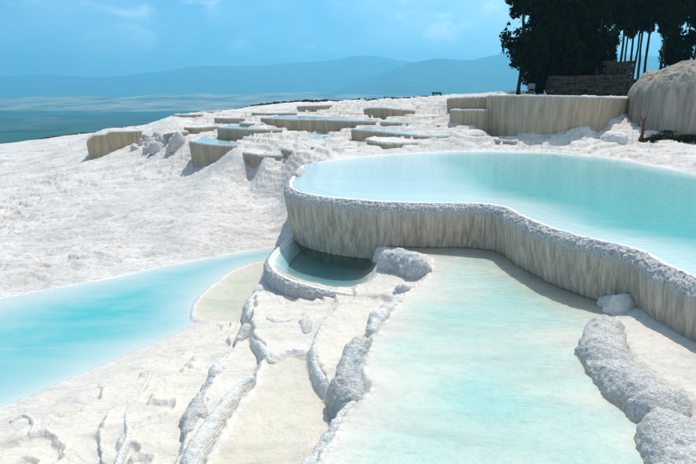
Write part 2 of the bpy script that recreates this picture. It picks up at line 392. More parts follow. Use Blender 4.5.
# far terraces: rim pixels, level, base row under each rim point, depth behind, material, water on top
TER = [
 dict(n='high_terrace', rim=[(489, 95.2), (505, 95.2), (530, 95.2), (560, 95.6), (590, 96.2), (612, 96.8), (632, 97.4)], Y=[27.6, 26.6, 25.8, 25.6, 25.9, 26.6, 28.0], base=[136, 138, 137.5, 134, 128, 122, 117], back=9, m=M_FARG, lab='tall smooth grey terrace wall below the dark trees', lipw=.3),
 dict(n='terrace_block', rim=[(447, 98), (465, 97), (484, 96.3), (500, 96.2)], Y=[29.5, 29.3, 29.2, 29.2], base=[115, 116, 117, 117], back=4, m=M_FARG, lab='upper grey terrace block tucked beside the tall wall', lipw=.3),
 dict(n='terrace_block', rim=[(452, 109.5), (470, 109.5), (496, 109.5)], Y=[27.7, 27.5, 27.6], base=[127, 131, 134], back=2.5, m=M_FARG, lab='lower grey terrace block with white top beside the tall wall', lipw=.3),
 dict(n='slab_terrace', rim=[(382, 121.5), (410, 123), (440, 125), (466, 125.5), (474, 123)], Y=[29.2, 28.2, 27.5, 27.3, 27.8], base=[127, 129, 130.5, 131, 128], back=3.5, m=M_FAR, lab='long low slab terrace with a rounded end below the grey blocks', w=1),
 dict(n='slab_terrace', rim=[(353, 129), (375, 131), (405, 134), (430, 136), (455, 135), (485, 134)], Y=[27.2, 26.5, 25.7, 25.2, 25.5, 26.0], base=[145, 146, 144, 142, 139, 136.5], back=2.2, m=M_FAR, lab='long beige slab terrace with a dark shaded left corner', w=1),
 dict(n='slab_terrace', rim=[(367, 139), (380, 142), (400, 142.5), (425, 142.5), (450, 141)], Y=[24.0, 23.4, 23.8, 24.5, 25.3], base=[147, 152.5, 150.5, 148, 144], back=1.8, m=M_FAR, lab='short pointed slab terrace at the edge of the large pool'),
 dict(n='bowl_terrace', rim=[(262, 117.5), (285, 118.8), (315, 119.3), (345, 120.3), (383, 121.2)], z=-1.38, base=[127, 134, 135, 127, 125], back=5.0, m=M_FAR, lab='wide beige bowl shaped terrace holding a pale pool', w=1),
 dict(n='small_terrace', rim=[(219, 127), (235, 128.2), (262, 129.2), (282, 129)], z=-1.80, base=[141, 141, 139, 136], back=3.0, m=M_FARG, lab='low terrace with aqua tinted wall above the cracked terrace', w=1),
 dict(n='cracked_terrace', rim=[(190.5, 141), (205, 143.5), (222, 145), (242, 146)], z=-2.42, base=[167, 166, 161, 149], back=3.4, m=M_FARG, lab='tall pale terrace with a blue grey cracked left corner', w=1),
 dict(n='isolated_terrace', rim=[(87, 141), (93, 135), (104, 134), (109, 131.3), (125, 131), (142, 130)], Y=[36.2, 36.6, 37.2, 37.6, 38.6, 40], base=[161, 159.5, 156, 154, 149, 143], back=4.0, m=M_FAR, lab='lone dark hollowed terrace bluff on the white slope'),
 dict(n='far_block', rim=[(364, 108), (375, 107.4), (395, 108.5), (415, 110)], Y=[36, 35, 34.6, 35.5], base=[117, 118.4, 118.8, 116], back=3.0, m=M_FAR, lab='rounded terrace block standing at the back of the pale pool'),
 dict(n='far_block', rim=[(298, 106), (312, 105.5), (338, 104.5)], Y=[48, 47.5, 49], base=[112.5, 112, 107.5], back=3.0, m=M_FAR, lab='brown far terrace block below the dark stone edging'),
 dict(n='small_terrace', rim=[(242, 122.5), (252, 123.2), (263, 123)], z=-1.62, base=[127.5, 128, 128], back=2.0, m=M_FARG, lab='tiny pale terrace squeezed against the bowl shaped terrace'),
 dict(n='small_terrace', rim=[(216, 117.5), (228, 118), (244, 118)], z=-1.75, base=[124, 124.5, 123], back=2.5, m=M_FAR, lab='small olive shaded terrace behind the low aqua terrace'),
 dict(n='far_ledge', rim=[(175, 114.6), (188, 114.6), (203, 114)], Y=[47, 46.5, 47], base=[118, 118.4, 117], back=2.5, m=M_FAR, lab='thin far ledge terrace near the skyline edging'),
 dict(n='rough_ledge', rim=[(186, 127), (197, 127.5), (218, 125.5)], Y=[38, 37, 38], base=[134, 134.5, 131], back=2.5, m=M_FAR, lab='rough rounded ledge behind the cracked terrace'),
 dict(n='rough_ledge', rim=[(164, 134), (173, 132.5), (187, 131)], Y=[36, 35.5, 36], base=[146, 143, 137], back=2.5, m=M_FAR, lab='broken ledge with a steep shaded left end beside rubble'),
 dict(n='far_ledge', rim=[(200, 111.4), (210, 111.2), (222, 110.8)], Y=[52, 52, 53], base=[114, 114.2, 113], back=2.5, m=M_FARG, lab='faint far ledge directly under the stone edging'),
 dict(n='low_step', rim=[(318, 146), (340, 147.5), (356, 148), (374, 146.5)], z=-2.18, base=[149, 152, 153.5, 150], back=2.2, m=M_FAR, lab='low flat travertine step beside the pointed slab terrace'),
 dict(n='low_step', rim=[(283, 148), (293, 150.5), (308, 150)], z=-2.28, base=[152, 156, 154], back=1.4, m=M_FAR, lab='small grey travertine step in front of the bowl terrace'),
 dict(n='low_step', rim=[(303, 144.5), (314, 147), (330, 146.5)], z=-2.15, base=[147, 151, 149], back=1.4, m=M_FAR, lab='small step between the bowl terrace and the flat step'),
 dict(n='low_step', rim=[(283, 138), (305, 140), (330, 140), (350, 138)], Y=[28.5, 27.8, 27.6, 28.0], base=[141, 144, 144, 141], back=1.8, m=M_FAR, lab='wide low step directly below the bowl shaped terrace wall', w=1),
 dict(n='low_step', rim=[(243, 152), (262, 155), (285, 155)], Y=[24.6, 23.9, 23.7], base=[156, 160.5, 159], back=1.6, m=M_FARG, lab='curved low step on the slope beside the cracked terrace'),
 dict(n='far_ledge', rim=[(405, 115), (430, 116.5), (452, 116)], Y=[33, 32.5, 33], base=[118.5, 120.5, 119], back=2.0, m=M_FAR, lab='narrow ledge between the rounded block and the grey terrace blocks'),
 dict(n='far_ledge', rim=[(252, 112.5), (272, 113), (295, 112.3)], Y=[45, 44.5, 45.5], base=[115.5, 116.5, 115], back=2.5, m=M_FAR, lab='narrow far ledge above the pool of the bowl terrace'),
 dict(n='low_step', rim=[(474, 133.5), (490, 138), (512, 140.5), (518, 139)], z=-1.98, base=[136, 140.5, 142.5, 140.5], back=1.5, m=M_FARG, lab='narrow grey footing ledge at the foot of the tall wall', ),
]
ctrl = []          # terrain control points (X, Y, z)
for T in TER:
    P = []
    for k, (u, v) in enumerate(T['rim']):
        P.append(aty(u, v, T['Y'][k]) if 'Y' in T else atz(u, v, T['z']))
    T['P'] = np.array(P)
    for p, (u, v), vb in zip(P, T['rim'], T['base']):
        d = ray(u, vb); yb = p[1] - .12
        ctrl.append((p[0], yb, d[2] / d[1] * yb))
def cz(u, v, z): ctrl.append(tuple(atz(u, v, z)))
def cy(u, v, Y): ctrl.append(tuple(aty(u, v, Y)))
# skyline row and the drop behind it
for u, v in [(-150, 168), (-70, 154), (0, 143.5), (40, 138.5), (80, 133), (150, 123.5), (200, 114.8), (250, 107.5), (300, 103.2), (350, 101), (400, 99), (450, 96.5), (490, 95.2)]:
    cy(u, v, 62)
for X, Y, z in [(10, 40, -.25), (16, 42, -.1), (24, 44, .1), (20, 62, .25), (34, 60, .4), (48, 62, .4), (30, 34, -.4), (12, 36.5, -.3), (18, 36, -.3), (24, 30, -1.2), (6.6, 34, -.5), (7.4, 40, -.4), (8.5, 48, -.2), (9.5, 37, -.35), (5.2, 38, -.65)]:
    ctrl.append((X, Y, z))
for t in [(0, 152, -5.35), (0, 160, -5.35), (80, 140, -4.35), (60, 147, -4.75), (-80, 175, -6.4), (120, 135, -3.75), (0, 200, -5.0), (0, 172, -5.3), (-120, 220, -5.3), (-120, 190, -6.0), (60, 215, -4.7), (100, 200, -4.5), (100, 175, -4.5), (50, 155, -4.9), (150, 160, -3.95), (200, 200, -4.1), (150, 215, -4.3), (200, 176, -3.8),
          (250, 182, -3.75), (285, 166, -2.95), (280, 200, -4.0), (284, 232, -4.3), (240, 230, -4.35), (430, 148.5, -2.25), (350, 155, -2.32), (300, 158, -2.5), (255, 160, -3.0), (290, 143, -2.35), (335, 140, -2.15),
          (350, 110.5, -1.2), (250, 115, -1.6), (200, 122, -2.1), (150, 127.5, -2.6), (110, 130, -3.0), (450, 105, -.72), (425, 116, -1.25), (440, 113, -1.1), (480, 146, -2.25), (560, 143, -2.12), (520, 147, -2.25),
          (640, 141, -1.98), (600, 135, -1.85), (620, 124, -1.35), (690, 140, -1.95), (650, 152, -2.2), (696, 162, -2.3), (750, 150, -2.0), (820, 180, -2.25),
          (400, 250, -3.42), (495, 253, -3.42), (560, 285, -3.42), (605, 303, -3.38), (650, 310, -3.22), (696, 326, -3.18), (660, 350, -3.18), (696, 390, -3.18), (780, 400, -3.1), (760, 520, -3.2), (800, 350, -3.0),
          (345, 330, -3.72), (340, 360, -3.78), (345, 385, -3.86), (330, 350, -3.78), (300, 335, -3.92), (330, 312, -3.78), (350, 302, -3.72), (370, 300, -3.65), (285, 312, -4.02), (265, 330, -4.08), (240, 345, -4.2),
          (210, 350, -4.3), (225, 420, -4.02), (190, 400, -4.22), (180, 370, -4.3), (150, 360, -4.36), (100, 392, -4.38), (130, 430, -4.22), (60, 425, -4.34), (0, 455, -4.36), (150, 464, -4.15), (190, 464, -4.08), (90, 464, -4.28), (-200, 560, -4.4), (-150, 480, -4.4),
          (100, 340, -4.7), (0, 350, -4.7), (180, 280, -4.6), (0, 290, -4.35), (100, 272, -4.38), (200, 254, -4.36), (60, 245, -4.6), (150, 240, -4.45)]:
    cz(*t)
for X, Y, z in [(0, 2.4, -3.7), (-3, 2.4, -4.2), (3, 2.4, -3.2), (-6, 4, -4.4), (7, 5, -3.1), (-14, 8, -5.0), (12, 10, -2.6), (20, 18, -2.3), (-20, 14, -5.4)]:
    ctrl.append((X, Y, z))
C = np.array(ctrl)
def warp(X, Y):
    return np.arctan2(X, Y) * 2.2, np.log(np.hypot(X, Y) + 1e-6)
def tps_fit(C, lam=2e-4):
    a, b = warp(C[:, 0], C[:, 1]); n = len(C)
    r2 = (a[:, None] - a) ** 2 + (b[:, None] - b) ** 2
    K = .5 * r2 * np.log(r2 + 1e-9) + lam * np.eye(n)
    Pm = np.stack([np.ones(n), a, b], 1)
    A = np.block([[K, Pm], [Pm.T, np.zeros((3, 3))]])
    return np.linalg.solve(A, np.concatenate([C[:, 2], np.zeros(3)])), a, b
TW, TA, TB = tps_fit(C)
def tps(X, Y):
    a, b = warp(X, Y); out = TW[-3] + TW[-2] * a + TW[-1] * b
    for w, p, q in zip(TW[:-3], TA, TB):
        r2 = (a - p) ** 2 + (b - q) ** 2
        out = out + w * .5 * r2 * np.log(r2 + 1e-9)
    return out

POOLS = [  # key, polygon, level, depth, length scale, lip, blend width
    ('B', polyB, ZB, .34, 1.5, .03, .9), ('B2', polyB2, ZB2, .07, .3, .03, .25), ('J', polyJ, ZJ, 0, .3, 0, .12), ('F', polyF, ZF, .05, .4, .0, .16), ('G', polyG, ZG, 0, .3, 0, .12), ('H', polyH, ZH, 0, .3, 0, .13),
    ('E', polyE, ZE, .30, .3, .03, .22), ('C', polyC, ZC, .16, .9, .02, .30), ('A', polyA, ZA, .55, 1.0, .03, .8)]
rimA_c = smooth_path(up(rimA_px, ZA), .4)[0]
fore = smooth_path(up([(-200, 540), (0, 412), (100, 368), (195, 322), (250, 300), (300, 300), (345, 300), (370, 305), (350, 370), (345, 400), (300, 520)], -4.1), .3, True)[0]
def terrain(X, Y, detail=True):
    sh = X.shape; X, Y = X.ravel(), Y.ravel()
    r = np.hypot(X, Y)
    k = np.minimum(1, 63.0 / np.maximum(Y, 1e-3)); k = np.where(Y > 5, k, 1)
    z = tps(X * k, Y * k)
    over = np.maximum(Y - 61.5, 0)          # the hillside falls away to the valley behind the skyline
    z = z - (.16 * over + .010 * over ** 1.7) * sstep(math.radians(19), math.radians(13), np.arctan2(X, Y))
    cream = np.zeros_like(z); wet = np.zeros_like(z); face = np.zeros_like(z)
    if detail:
        near = sstep(75, 50, r)
        # flow-worn white slope: draperies and shallow scallops
        rough = sstep(9.5, 15, r)
        z = z + near * rough * (.24 * fbm(X * .22, Y * .16, 0, 3, 3) + .21 * (1 - 2 * np.abs(fbm(X * .30 - .12 * Y, Y * .75 - .25 * X, 0, 5, 9, .58))) + .055 * fbm(X * 1.3, Y * 2.2 - .7 * X, 0, 4, 5, .6))
        st = .20; nz = .34 * fbm(X * .5, Y * .42, 0, 5, 31, .55); q = (z + nz) / st; fl = np.floor(q); f = q - fl
        zt = st * (fl + .30 * f + .70 * sstep(.90, .985, f)) - .75 * nz
        mk = near * rough * np.maximum(sstep(-.25, .3, fbm(X * .12, Y * .1, 0, 2, 77)), sstep(-6, -2, X) * sstep(19, 22, Y)) * .9
        sf = mk * sstep(.86, .91, f) * sstep(1.0, .985, f) * .45
        z = z * (1 - mk) + (zt + .5 * (z - (z + 0))) * mk
        lm = near * sstep(17, 21, r) * sstep(-.1, .35, fbm(X * .25, Y * .25, 0, 2, 83)); k = lm > 0
        z[k] += lm[k] * ((.5 - worley(X[k] * 1.5, Y[k] * 1.5, X[k] * 0, 3)) * .10 + (.5 - worley(X[k] * 4, Y[k] * 4, X[k] * 0, 4)) * .04)
        zone = sstep(-16, -12, X) * sstep(8.5, 6.5, X) * sstep(21.0, 23.5, Y) * sstep(54, 48, Y) * sstep(-2.75, -2.35, z) * sstep(-.35, .15, fbm(X * .2, Y * .2, 0, 2, 141)) * np.maximum(sstep(-1, -2, X), sstep(28.5, 30, Y))
        st = .20; q = (z + .22 * fbm(X * .30, Y * .38, 0, 3, 131) + .06 * fbm(X * 1.3, Y * 1.3, 0, 3, 137)) / st; fl = np.floor(q); f = q - fl
        zt = st * (fl + .06 * f + .94 * sstep(.86, .985, f)) + .025 * np.exp(-(f / .05) ** 2) + .02 * fbm(X * 3, Y * 3, 0, 3, 139)
        z = z * (1 - zone) + zt * zone
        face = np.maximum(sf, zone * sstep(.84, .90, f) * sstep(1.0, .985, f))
        # little rimstone steps of the foreground
        fd = sdf(fore, X, Y); fm = sstep(.25, -.35, fd)
        st = .085; n = .15 * fbm(X * .75, Y * .75, 0, 3, 41) + .028 * fbm(X * 4.2, Y * 4.2, 0, 3, 47)
        q = (z + n) / st; fl = np.floor(q); f = q - fl
        zt = st * (fl + .12 * f + .88 * sstep(.80, .99, f)) + .014 * np.exp(-((f - .02) / .05) ** 2) - .6 * n + .006 * fbm(X * 7, Y * 7, 0, 3, 60)
        z = z * (1 - fm) + zt * fm
        cream = np.maximum(cream, np.maximum(fm * (.55 + .45 * sstep(.9, .3, f)), .7 * sstep(1.6, .2, fd)))
    for key, poly, zw, dep, ln, lip, bw in POOLS:
        s = sdf(poly, X, Y)
        s = s + (0 if not detail else sstep(0, 1.5, 1.5 - np.abs(s)) * (.06 * fbm(X * 1.6, Y * 1.6, 0, 3, 51) + .02 * fbm(X * 7, Y * 7, 0, 2, 52)))
        nb = np.abs(s) < .7; xn, yn, zn = X[nb], Y[nb], z[nb]
        if detail and key in 'FGHJ': s[nb] += sstep(.6, 0, np.abs(s[nb])) * (.07 * fbm(xn * 3.1, yn * 3.1, 0, 2, 57) + .05 * (.5 - worley(xn * 7, yn * 7, xn * 0, 58)))
        w = np.full_like(z, bw)
        if key == 'A':
            dr = dist_line(rimA_c, X, Y); w = np.where(dr < .9, .12, bw)
        if key == 'B':
            w = np.where(Y > 10.6 + .25 * (X + 5), 1.6, .45)
        if key == 'B': dep = .14 + .24 * sstep(-9.5, -4.5, X)
        if key == 'A': dep = .20 + .40 * sstep(2.6, 4.9, X)  # shallower left; steep ramp paints the pines' reflection edge into the water colour
        ins = zw - dep * (1 - np.exp(np.minimum(s, 0) / ln)) + (.035 if key in 'AB' else .012) * fbm(X * .8, Y * .8, 0, 3, 70) * sstep(0, -.6, s)
        outz = zw + lip * sstep(0, .1, s)
        if key in 'FGHJ':
            ins = ins + .022 * np.exp(-(s / .07) ** 2) + .010 * fbm(X * 5, Y * 5, 0, 3, 66); outz = outz + .022 * np.exp(-(s / .07) ** 2)
        if key == 'A': outz = np.where(dr < .9, zw - .16, outz); ins = np.minimum(ins, zw - .16 * sstep(.9, .55, dr))
        if key == 'C':   # the floor breaks the surface as a wet cream margin under the wall
            rb = dist_line(rimA_c, X, Y); ins = zw - (zw - ins) * (1 - .62 * np.exp(-(rb / .8) ** 2)) - .012 * np.exp(-(rb / .8) ** 2)
        zp = np.where(s < 0, ins, outz)
        t = sstep(0, 1, s / w)
        if detail and key in 'FGHJC': zp[nb] += np.exp(-((s[nb] - .04) / .09) ** 2) * ((.5 - worley(xn * 9, yn * 9, zn * 9, 62)) * .05 + (.5 - worley(xn * 21, yn * 21, zn * 21, 63)) * .02)
        z = zp * (1 - t) + z * t
        cr = {'A': .05, 'B': .25, 'B2': .9, 'F': .7, 'G': .7, 'H': .8, 'J': .8, 'E': .5, 'C': .35}[key]
        cream = np.where(s < .05, cr, cream); wet = np.maximum(wet, sstep(.12, -.05, s) * (key not in 'GHJ'))
        if key == 'C':
            cream = np.where(s < .05, np.maximum(cream, .95 * np.exp(-(rb / 1.1) ** 2)), cream)
    dD = sdf(up([(600, 300), (696, 326), (780, 350), (780, 480), (696, 470), (670, 405), (630, 375), (612, 345)], ZD), X, Y)
    cream = np.maximum(cream, .6 * sstep(.1, -.3, dD))
    return z.reshape(sh), cream.reshape(sh), wet.reshape(sh), face.reshape(sh)
def tz(x, y):
    return float(terrain(np.array([float(x)]), np.array([float(y)]))[0][0])

# ------------------------------------------------------------------ the ground: one sheet, finer where it is near
az = np.radians(np.concatenate([np.linspace(-62, -35, 40, endpoint=False), np.linspace(-35, 35, 700), np.linspace(35, 62, 41)[1:]]))
rr = np.concatenate([np.exp(np.linspace(math.log(2.2), math.log(64), 760)), np.exp(np.linspace(math.log(64.6), math.log(140), 40))])
AZ, RR = np.meshgrid(az, rr, indexing='ij')
GX, GY = RR * np.sin(AZ), RR * np.cos(AZ)
GZ, GC, GWt, GF = terrain(GX, GY)
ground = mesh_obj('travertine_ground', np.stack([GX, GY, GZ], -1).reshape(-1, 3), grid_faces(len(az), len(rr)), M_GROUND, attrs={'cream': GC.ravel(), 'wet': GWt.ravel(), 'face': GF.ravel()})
tag(ground, 'white travertine slope with cream stained basins', None, None, 'structure')
def hit(u, v, r0=2.5, r1=70):
    """where a line of sight first meets the ground sheet"""
    d = ray(u, v); a = math.atan2(d[0], d[1]); i = int(np.argmin(np.abs(az - a)))
    zl = rr * d[2] / math.hypot(d[0], d[1])
    k = np.nonzero((zl < GZ[i]) & (rr > r0))[0]
    k = k[0] if len(k) else len(rr) - 1
    return np.array([rr[k] * math.sin(a), rr[k] * math.cos(a), GZ[i, k]])

# ------------------------------------------------------------------ water sheets
def water_sheet(poly, zw, mat, label, margin=.12, sub=2, clip=None):
    X, Y, Z = GX[::sub, ::sub], GY[::sub, ::sub], GZ[::sub, ::sub]
    s = sdf(poly, X, Y)
    keep = s < margin
    n, m = X.shape
    fc = grid_faces(n, m)
    fk = keep.ravel()[fc].all(1); fc = fc[fk]
    idx = np.unique(fc); mp_ = np.full(n * m, -1); mp_[idx] = np.arange(len(idx))
    V = np.stack([X.ravel()[idx], Y.ravel()[idx], np.full(len(idx), zw)], 1)
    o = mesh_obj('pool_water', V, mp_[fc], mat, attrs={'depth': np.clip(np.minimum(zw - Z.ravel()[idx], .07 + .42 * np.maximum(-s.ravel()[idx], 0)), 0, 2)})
    return tag(o, label, None, None, 'structure')
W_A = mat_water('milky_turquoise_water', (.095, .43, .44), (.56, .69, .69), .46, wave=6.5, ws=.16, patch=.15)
W_B = mat_water('bright_turquoise_water', (.085, .41, .435), (.48, .55, .54), .27, wave=5.0, ws=.16, patch=.28)
W_C = mat_water('shallow_clear_water', tint=(.67, .93, .945), wave=7, ws=.20, patch=1.0, dmax=.19)
W_E = mat_water('deep_blue_water', tint=(.20, .52, .58), wave=8, ws=.05, dmax=.3)
W_T = mat_water('pale_terrace_water', (.40, .68, .72), (.6, .75, .76), .4, wave=4, ws=.05)
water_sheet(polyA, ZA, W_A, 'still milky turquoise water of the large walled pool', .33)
water_sheet(polyB, ZB, W_B, 'bright turquoise water at the foot of the white slope')
water_sheet(polyC, ZC, W_C, 'shallow pale water over the wide cream basin', .1)
water_sheet(polyE, ZE, W_E, 'small deep blue green water under the pool wall', .1, 1)
water_sheet(polyB2, ZB2, mat_water('thin_clear_water', tint=(.88, .96, .91), wave=9, ws=.10, dmax=.08), 'thin greenish water on the small cream shelf', .05, 1)
water_sheet(polyF, ZF, mat_water('thin_film_water', tint=(.94, .97, .93), wave=10, ws=.10, dmax=.08), 'thin water film on the cream foreground basin', .05, 1)

# ------------------------------------------------------------------ swept walls
def sweep_wall(name_label, path, s, ztop, zbase, depth_back, mats, size=1.0, prof_n=56, amp=1.0, recess=.22, lip=.16, crust_h=.26, parent=None, closed=False, taper_in=True):
    """path: outer rim line; outward = right of travel. Returns rim part + wall part"""
    t = np.gradient(path, axis=0); t /= np.linalg.norm(t, axis=1)[:, None] + 1e-9
    ker = np.ones(9) / 9
    for j in (0, 1):
        e = np.pad(t[:, j], 4, mode='edge'); t[:, j] = np.convolve(e, ker, 'valid')
    t /= np.linalg.norm(t, axis=1)[:, None]
    nx, ny = t[:, 1], -t[:, 0]
    H = (ztop - zbase)[:, None]
    n = len(path)
    big = .07 * size * fbm(s * .55 / size, s * 0, 0, 3, 91) * amp
    # rim profile: inner foot -> lip -> shoulder
    a = np.linspace(0, 1, prof_n // 2)
    ro = np.interp(a, [0, .18, .30, .42, .55, .72, .88, 1], np.array([-.62, -.15, -.12, -.085, -.03, .055, .10, .105]) * size)
    rz = np.interp(a, [0, .18, .30, .42, .55, .72, .88, 1], np.array([-.30, -.04, .030, .040, .022, -.05, -.15, -crust_h]) * np.array([1, 1, 1, 1, 1, 1, 1, 1]) * size)
    ru = np.interp(a, [0, .3, .46, .52, .62, .85, 1], [1, 1, 1, .8, .6, .5, .12])
    O = np.broadcast_to(ro, (n, len(a))).copy(); Z = ztop[:, None] + np.broadcast_to(rz, O.shape)
    crust = np.broadcast_to(ru, O.shape).copy()
    b = np.linspace(0, 1, prof_n)
    z2 = (ztop[:, None] - crust_h * size); zb = zbase[:, None] - .12
    Zw = z2 + (zb - z2) * b[None]
    hgt = np.maximum(H, .2)
    Ow = .105 * size - recess * size * np.clip((z2 - Zw) / 1.1, 0, 1.6) ** 1.15
    SS = s[:, None]
    def disp(O, Z, cr, wall):
        PX = path[:, 0:1] + nx[:, None] * O; PY = path[:, 1:2] + ny[:, None] * O
        pop = .5 - worley(PX * 11 / size, PY * 11 / size, Z * 11 / size, 5)
        pop2 = .5 - worley(PX * 26 / size, PY * 26 / size, Z * 26 / size, 15)
        flut = fbm(SS * 4.5 / size, Z * .35 / size, 0, 3, 17) * .030 + (np.abs(fbm(SS * 11 / size, Z * .5 / size, 0, 2, 27)) - .2) * -.045 + (np.abs(fbm(SS * 21 / size, Z * .8 / size, 0, 2, 28)) - .2) * -.02
        inner = sstep(.97, .80, cr)
        k = sstep(.15, .55, cr) * (.3 + .7 * inner)
        return amp * size * ((pop * .040 + pop2 * .028) * k + flut * (1 - sstep(.25, .6, cr)) + .008 * fbm(PX * 9, PY * 9, Z * 9, 3, 8)) + big[:, None] * (.35 if not wall else .35 + .65 * b[None])
    crw = np.interp(b, [0, .08, .2, 1], [.12, .06, 0, 0])[None] * np.ones((n, 1))
    zw_n = disp(Ow, Zw, crw, True)
    zr_n = disp(O, Z, crust, False)
    zr_n[:, -1] = zw_n[:, 0] = .5 * (zr_n[:, -1] + zw_n[:, 0])
    Z = Z + np.clip(zr_n, -.02, .05) * .5 * sstep(.97, .85, crust) ; Z[:, -1] = Zw[:, 0]
    lipw = .012 * size * fbm(s * 2.2 / size, s * 0, 0, 4, 13)
    Z[:, :] += (lipw[:, None] * sstep(.5, 1, crust))
    out = []
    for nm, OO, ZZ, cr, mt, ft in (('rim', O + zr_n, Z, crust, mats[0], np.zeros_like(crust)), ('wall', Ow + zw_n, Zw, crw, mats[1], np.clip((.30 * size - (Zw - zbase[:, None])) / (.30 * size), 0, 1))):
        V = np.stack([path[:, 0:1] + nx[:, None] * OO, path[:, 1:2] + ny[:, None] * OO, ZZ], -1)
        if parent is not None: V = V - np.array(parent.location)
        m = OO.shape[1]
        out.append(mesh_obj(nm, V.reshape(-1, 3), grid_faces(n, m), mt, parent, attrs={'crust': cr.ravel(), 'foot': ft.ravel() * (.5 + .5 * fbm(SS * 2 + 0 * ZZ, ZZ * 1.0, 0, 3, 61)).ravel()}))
    return out

def ground_z(X, Y):
    """ground height from the finished sheet"""
    a = np.arctan2(X, Y); r = np.hypot(X, Y)
    i = np.clip(np.searchsorted(az, a), 1, len(az) - 1); k = np.clip(np.searchsorted(rr, r), 1, len(rr) - 1)
    return np.minimum(np.minimum(GZ[i, k], GZ[i - 1, k]), np.minimum(GZ[i, k - 1], GZ[i - 1, k - 1]))

# the large pool's curved wall
c0 = rimA.mean(0)
poolA = empty('pool_basin', (float(rimA[len(rimA) // 3, 0]), float(rimA[len(rimA) // 3, 1]), -3.4), 'large curved fluted pool wall with a pebbly grey rim around turquoise water', 'pool wall')
outA = offset(rimA, .25)
zb = np.minimum(ground_z(outA[:, 0], outA[:, 1]), -2.9)
zb = np.convolve(np.pad(zb, 20, mode='edge'), np.ones(41) / 41, 'valid')
ztopA = ZA + .0 * sA
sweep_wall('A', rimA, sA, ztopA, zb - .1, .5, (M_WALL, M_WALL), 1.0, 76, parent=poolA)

# the small blue pool's curved rim
rimE, sE = smooth_path(up([(292, 236), (283, 243), (272, 253), (267, 263), (272, 272), (287, 281), (312, 289), (340, 295), (358, 298)], ZE + .04), .016)
eb = empty('small_pool_rim', (*rimE[len(rimE) // 2], -4.1), 'curved blue grey rim of the small dark pool under the big wall', 'pool rim')
oE = offset(rimE, .3)
zbE = np.convolve(np.pad(ground_z(oE[:, 0], oE[:, 1]), 15, mode='edge'), np.ones(31) / 31, 'valid')
def mat_rimE():
    return mat_wall('blue_grey_pool_rim', (.46, .47, .46), (.20, .30, .36), (.30, .38, .42), 1.3)  # blue grey streak tones instead of the beige wall colours
sweep_wall('E', rimE, sE, np.full(len(rimE), ZE + .05), np.minimum(zbE, -4.05), .3, (mat_rimE(),) * 2, .75, 48, amp=1.2, recess=.1, crust_h=.32, parent=eb)

# far terraces
from mathutils.geometry import tessellate_polygon
for T in TER:
    P = T['P']; bk = T['back']
    ang = math.atan2(P[:, 0].mean(), P[:, 1].mean()); bd = np.array([math.sin(ang), math.cos(ang)])
    xy = P[:, :2]
    L0 = xy[0] + bd * bk * .9 + np.array([.12 * bk, 0]); R0 = xy[-1] + bd * bk * .9 - np.array([.12 * bk, 0])
    e0 = xy[0] + bd * .35; e1 = xy[-1] + bd * .35
    zt = np.concatenate([[P[0, 2]] * 2, P[:, 2], [P[-1, 2]] * 2])
    full = np.column_stack([np.vstack([L0, e0, xy, e1, R0]), zt])
    step = .055 if P[:, 1].mean() < 33 else .08
    path, s = smooth_path(full, step)
    k = 3 if T['n'] in ('high_terrace',) else 2
    wob = fbm(path[:, 0] * .9, path[:, 1] * .9, 0, 3, 19) * .09 + fbm(path[:, 0] * .3, path[:, 1] * .3, 0, 2, 29) * .10
    pxy = path[:, :2].copy(); tt = np.gradient(pxy, axis=0); tt /= np.linalg.norm(tt, axis=1)[:, None] + 1e-9
    pxy += np.stack([tt[:, 1], -tt[:, 0]], 1) * wob[:, None]
    o2 = offset(pxy, .3)
    zb = np.convolve(np.pad(ground_z(o2[:, 0], o2[:, 1]), 6, mode='edge'), np.ones(13) / 13, 'valid')
    zb = np.minimum(zb, path[:, 2] - .15)
    loc = (float(P[:, 0].mean()), float(P[:, 1].mean()), float(zb.mean()))
    e = empty(T['n'], loc, T['lab'], 'terrace')
    sweep_wall('T', pxy, s, path[:, 2], zb - .15, bk, (T['m'], T['m']), .62 if k == 2 else .55, 36, amp=1.2, recess=.18, crust_h=.12, parent=e)
    pl = offset(pxy, -.10)
    step_i = max(1, len(pl) // 90)
    q = pl[::step_i]; zq = path[::step_i, 2] - .022
    tri = tessellate_polygon([[Vector((float(a), float(b), 0)) for a, b in q]])
    V = np.column_stack([q, zq]) - np.array(loc)
    tr = []
    for t3 in tri:
        a, b, c = (q[i] for i in t3)
        tr.append(t3 if (b[0] - a[0]) * (c[1] - a[1]) - (b[1] - a[1]) * (c[0] - a[0]) > 0 else t3[::-1])
    if T.get('w'):
        mesh_obj('water', V, np.array(tr), W_T, e, False, {'depth': np.full(len(V), 1.3)})
        V2 = V.copy(); V2[:, 2] -= .12
        mesh_obj('basin_floor', V2, np.array(tr), M_LEDGE, e, False)
    else:
        mesh_obj('top', V, np.array(tr), M_LEDGE, e, False)

